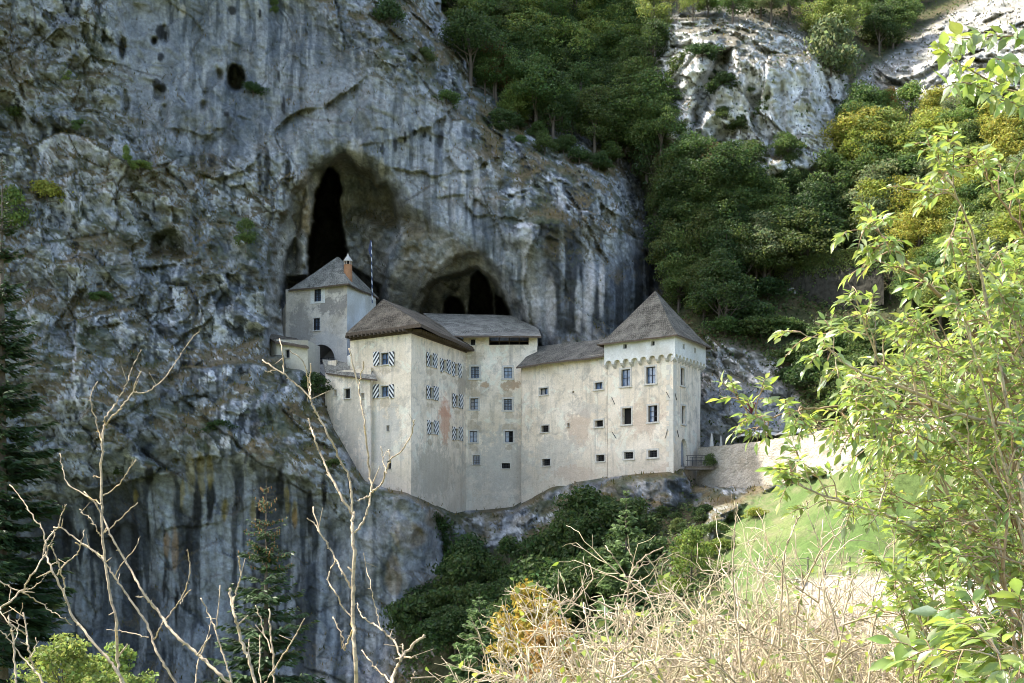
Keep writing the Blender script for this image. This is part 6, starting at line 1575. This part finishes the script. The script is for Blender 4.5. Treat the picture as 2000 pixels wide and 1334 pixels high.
mains = [([(2060,900),(1947,715),(1895,638),(1832,575),(1772,512),(1737,473),(1700,440)], 4.6, 3.9, 17, 5),
 ([(2060,850),(1970,828),(1895,816),(1790,767),(1702,736),(1640,703),(1608,666)], 4.4, 3.6, 15, 4),
 ([(2040,1290),(1958,1182),(1891,1115),(1825,1063),(1755,1017),(1650,982),(1573,954),(1555,933)], 4.6, 3.8, 19, 4),
 ([(2040,905),(1960,845),(1860,800),(1772,754),(1720,705),(1690,640),(1665,560)], 5.0, 4.3, 14, 4),
 ([(2050,960),(1960,850),(1820,795),(1685,790),(1610,796),(1560,802),(1500,815),(1455,812)], 4.5, 4.0, 12, 3.4),
 ([(1990,900),(1925,580),(1902,467),(1881,410),(1860,365),(1838,335)], 4.2, 3.6, 12, 4),
 ([(2100,620),(2010,470),(1960,400),(1930,350),(1890,300)], 4.4, 3.9, 10, 4),
 ([(2040,1000),(1930,880),(1800,845),(1690,850),(1620,838),(1560,822)], 5.2, 4.6, 11, 3),
 ([(1990,1334),(1975,1210),(1960,1100),(1975,960),(1980,820)], 4.2, 4.0, 13, 6), ([(2020,1180),(1925,1080),(1870,1000),(1830,930),(1780,850),(1752,790)], 4.7, 4.4, 12, 5)]
rngf = np.random.default_rng(5); fans = []
for i in range(64):
    tx, ty = rngf.uniform(1670, 2010), rngf.uniform(360, 1100)
    if ty < 700 - (tx - 1690) * 1.1: ty += 230
    bx, by = rngf.uniform(1990, 2140), rngf.uniform(max(ty + 120, 800), 1350)
    m1 = (bx + (tx - bx) * .35 + rngf.normal() * 20, by + (ty - by) * .42 - 25); m2 = (bx + (tx - bx) * .7 + rngf.normal() * 20, by + (ty - by) * .78 - 30)
    yb = rngf.uniform(4.2, 6.0)
    fans.append(([(bx, by), m1, m2, (tx, ty)], yb, yb - rngf.uniform(.1, .6), rngf.uniform(7, 12), 3.5))
elder('tall sunlit elder shrub with long drooping leaflets filling the picture side', 5.2, (2120, 1500), mains, fans, 3)
fans2 = []
for i in range(16):
    tx, ty = rngf.uniform(1735, 2010), rngf.uniform(1080, 1300)
    bx, by = tx + rngf.uniform(20, 140), rngf.uniform(1380, 1450); yb = rngf.uniform(4.0, 5.2)
    fans2.append(([(bx, by), ((bx + tx) / 2 + 15, (by + ty) / 2), (tx, ty)], yb, yb - .2, 8, 4))
elder('lower elder shrub with rounder leaves above the picture corner', 4.5, (1950, 1560), [], fans2, 8, .56)
elder('young elder shoots with large glossy leaves in the corner', 3.3, (1990, 1640), [([(1995,1400),(1985,1340),(1960,1290),(1940,1262)], 3.0, 2.9, 9, 5), ([(2030,1400),(2010,1330),(1990,1285),(1980,1265)], 3.1, 3.0, 9, 5), ([(1880,1420),(1885,1360),(1870,1320)], 3.2, 3.1, 8, 5)], [], 9, .74, (1, 2))
# berry stalks of the elder, at the outermost branch
rng = np.random.default_rng(2); g = Geo(); p0 = np.array(P(1468, 808, 4.0))
for i in range(16):
    d = unit(rng.normal(size=3) * [.5, .5, .3] + [0, 0, 1.]); g.tube([p0, p0 + d * .02, p0 + d * .038], [.0016, .0012, .0022], 5)
props(ob('berry_cluster', g.mesh('berry_cluster', [simple('wine_red_stalk', (.12, .025, .035), .6)], True), None), 'small wine red berry stalk at the tip of the lowest elder branch', 'berry cluster')

# ---- bough of a hornbeam coming in from beyond the picture
rng = np.random.default_rng(4); gl, gs = Geo(), Geo()
hb = P(2500, 60, 5.4)
t = thing('tree_bough', 'hornbeam bough with fresh oval leaves hanging into the upper corner', 'tree branch', hb); ho = np.array(hb)
g = Geo()
for uv in ([(2500,60),(2250,150),(2080,190),(1985,180),(1920,150),(1870,120),(1835,88)], [(2250,150),(2120,110),(2020,75),(1950,70),(1900,72),(1865,80)], [(2080,190),(2010,215),(1960,190),(1900,165),(1860,160)], [(2200,130),(2080,150),(2000,130),(1945,115)], [(2150,170),(2060,200),(1990,205),(1935,185)]):
    pts = twig3(uv, 5.4 if uv[0][0] == 2500 else 4.9, 4.3, 9, 3, rng, g, False)
    n = len(pts)
    for i in range(int(n * .3), n):
        d0 = unit(pts[min(i + 1, n - 1)] - pts[i - 1])
        for q in range(3):
            dd = unit(d0 * .6 + rng.normal(size=3) * .6 + [0, 0, -.35]); ll = rng.uniform(.05, .085)
            leaflet(gl, pts[i] + rng.normal(size=3) * .006, dd, unit(rng.normal(size=3) * .5 + [0, -.2, 1]), ll, ll * .27, rng, .35)
for gg in (g, gl): gg.V = [v - ho for v in gg.V]
ob('branch', g.mesh('branch', [m_brown], True), t); ob('foliage', gl.mesh('foliage', [m_elder], True, True), t)
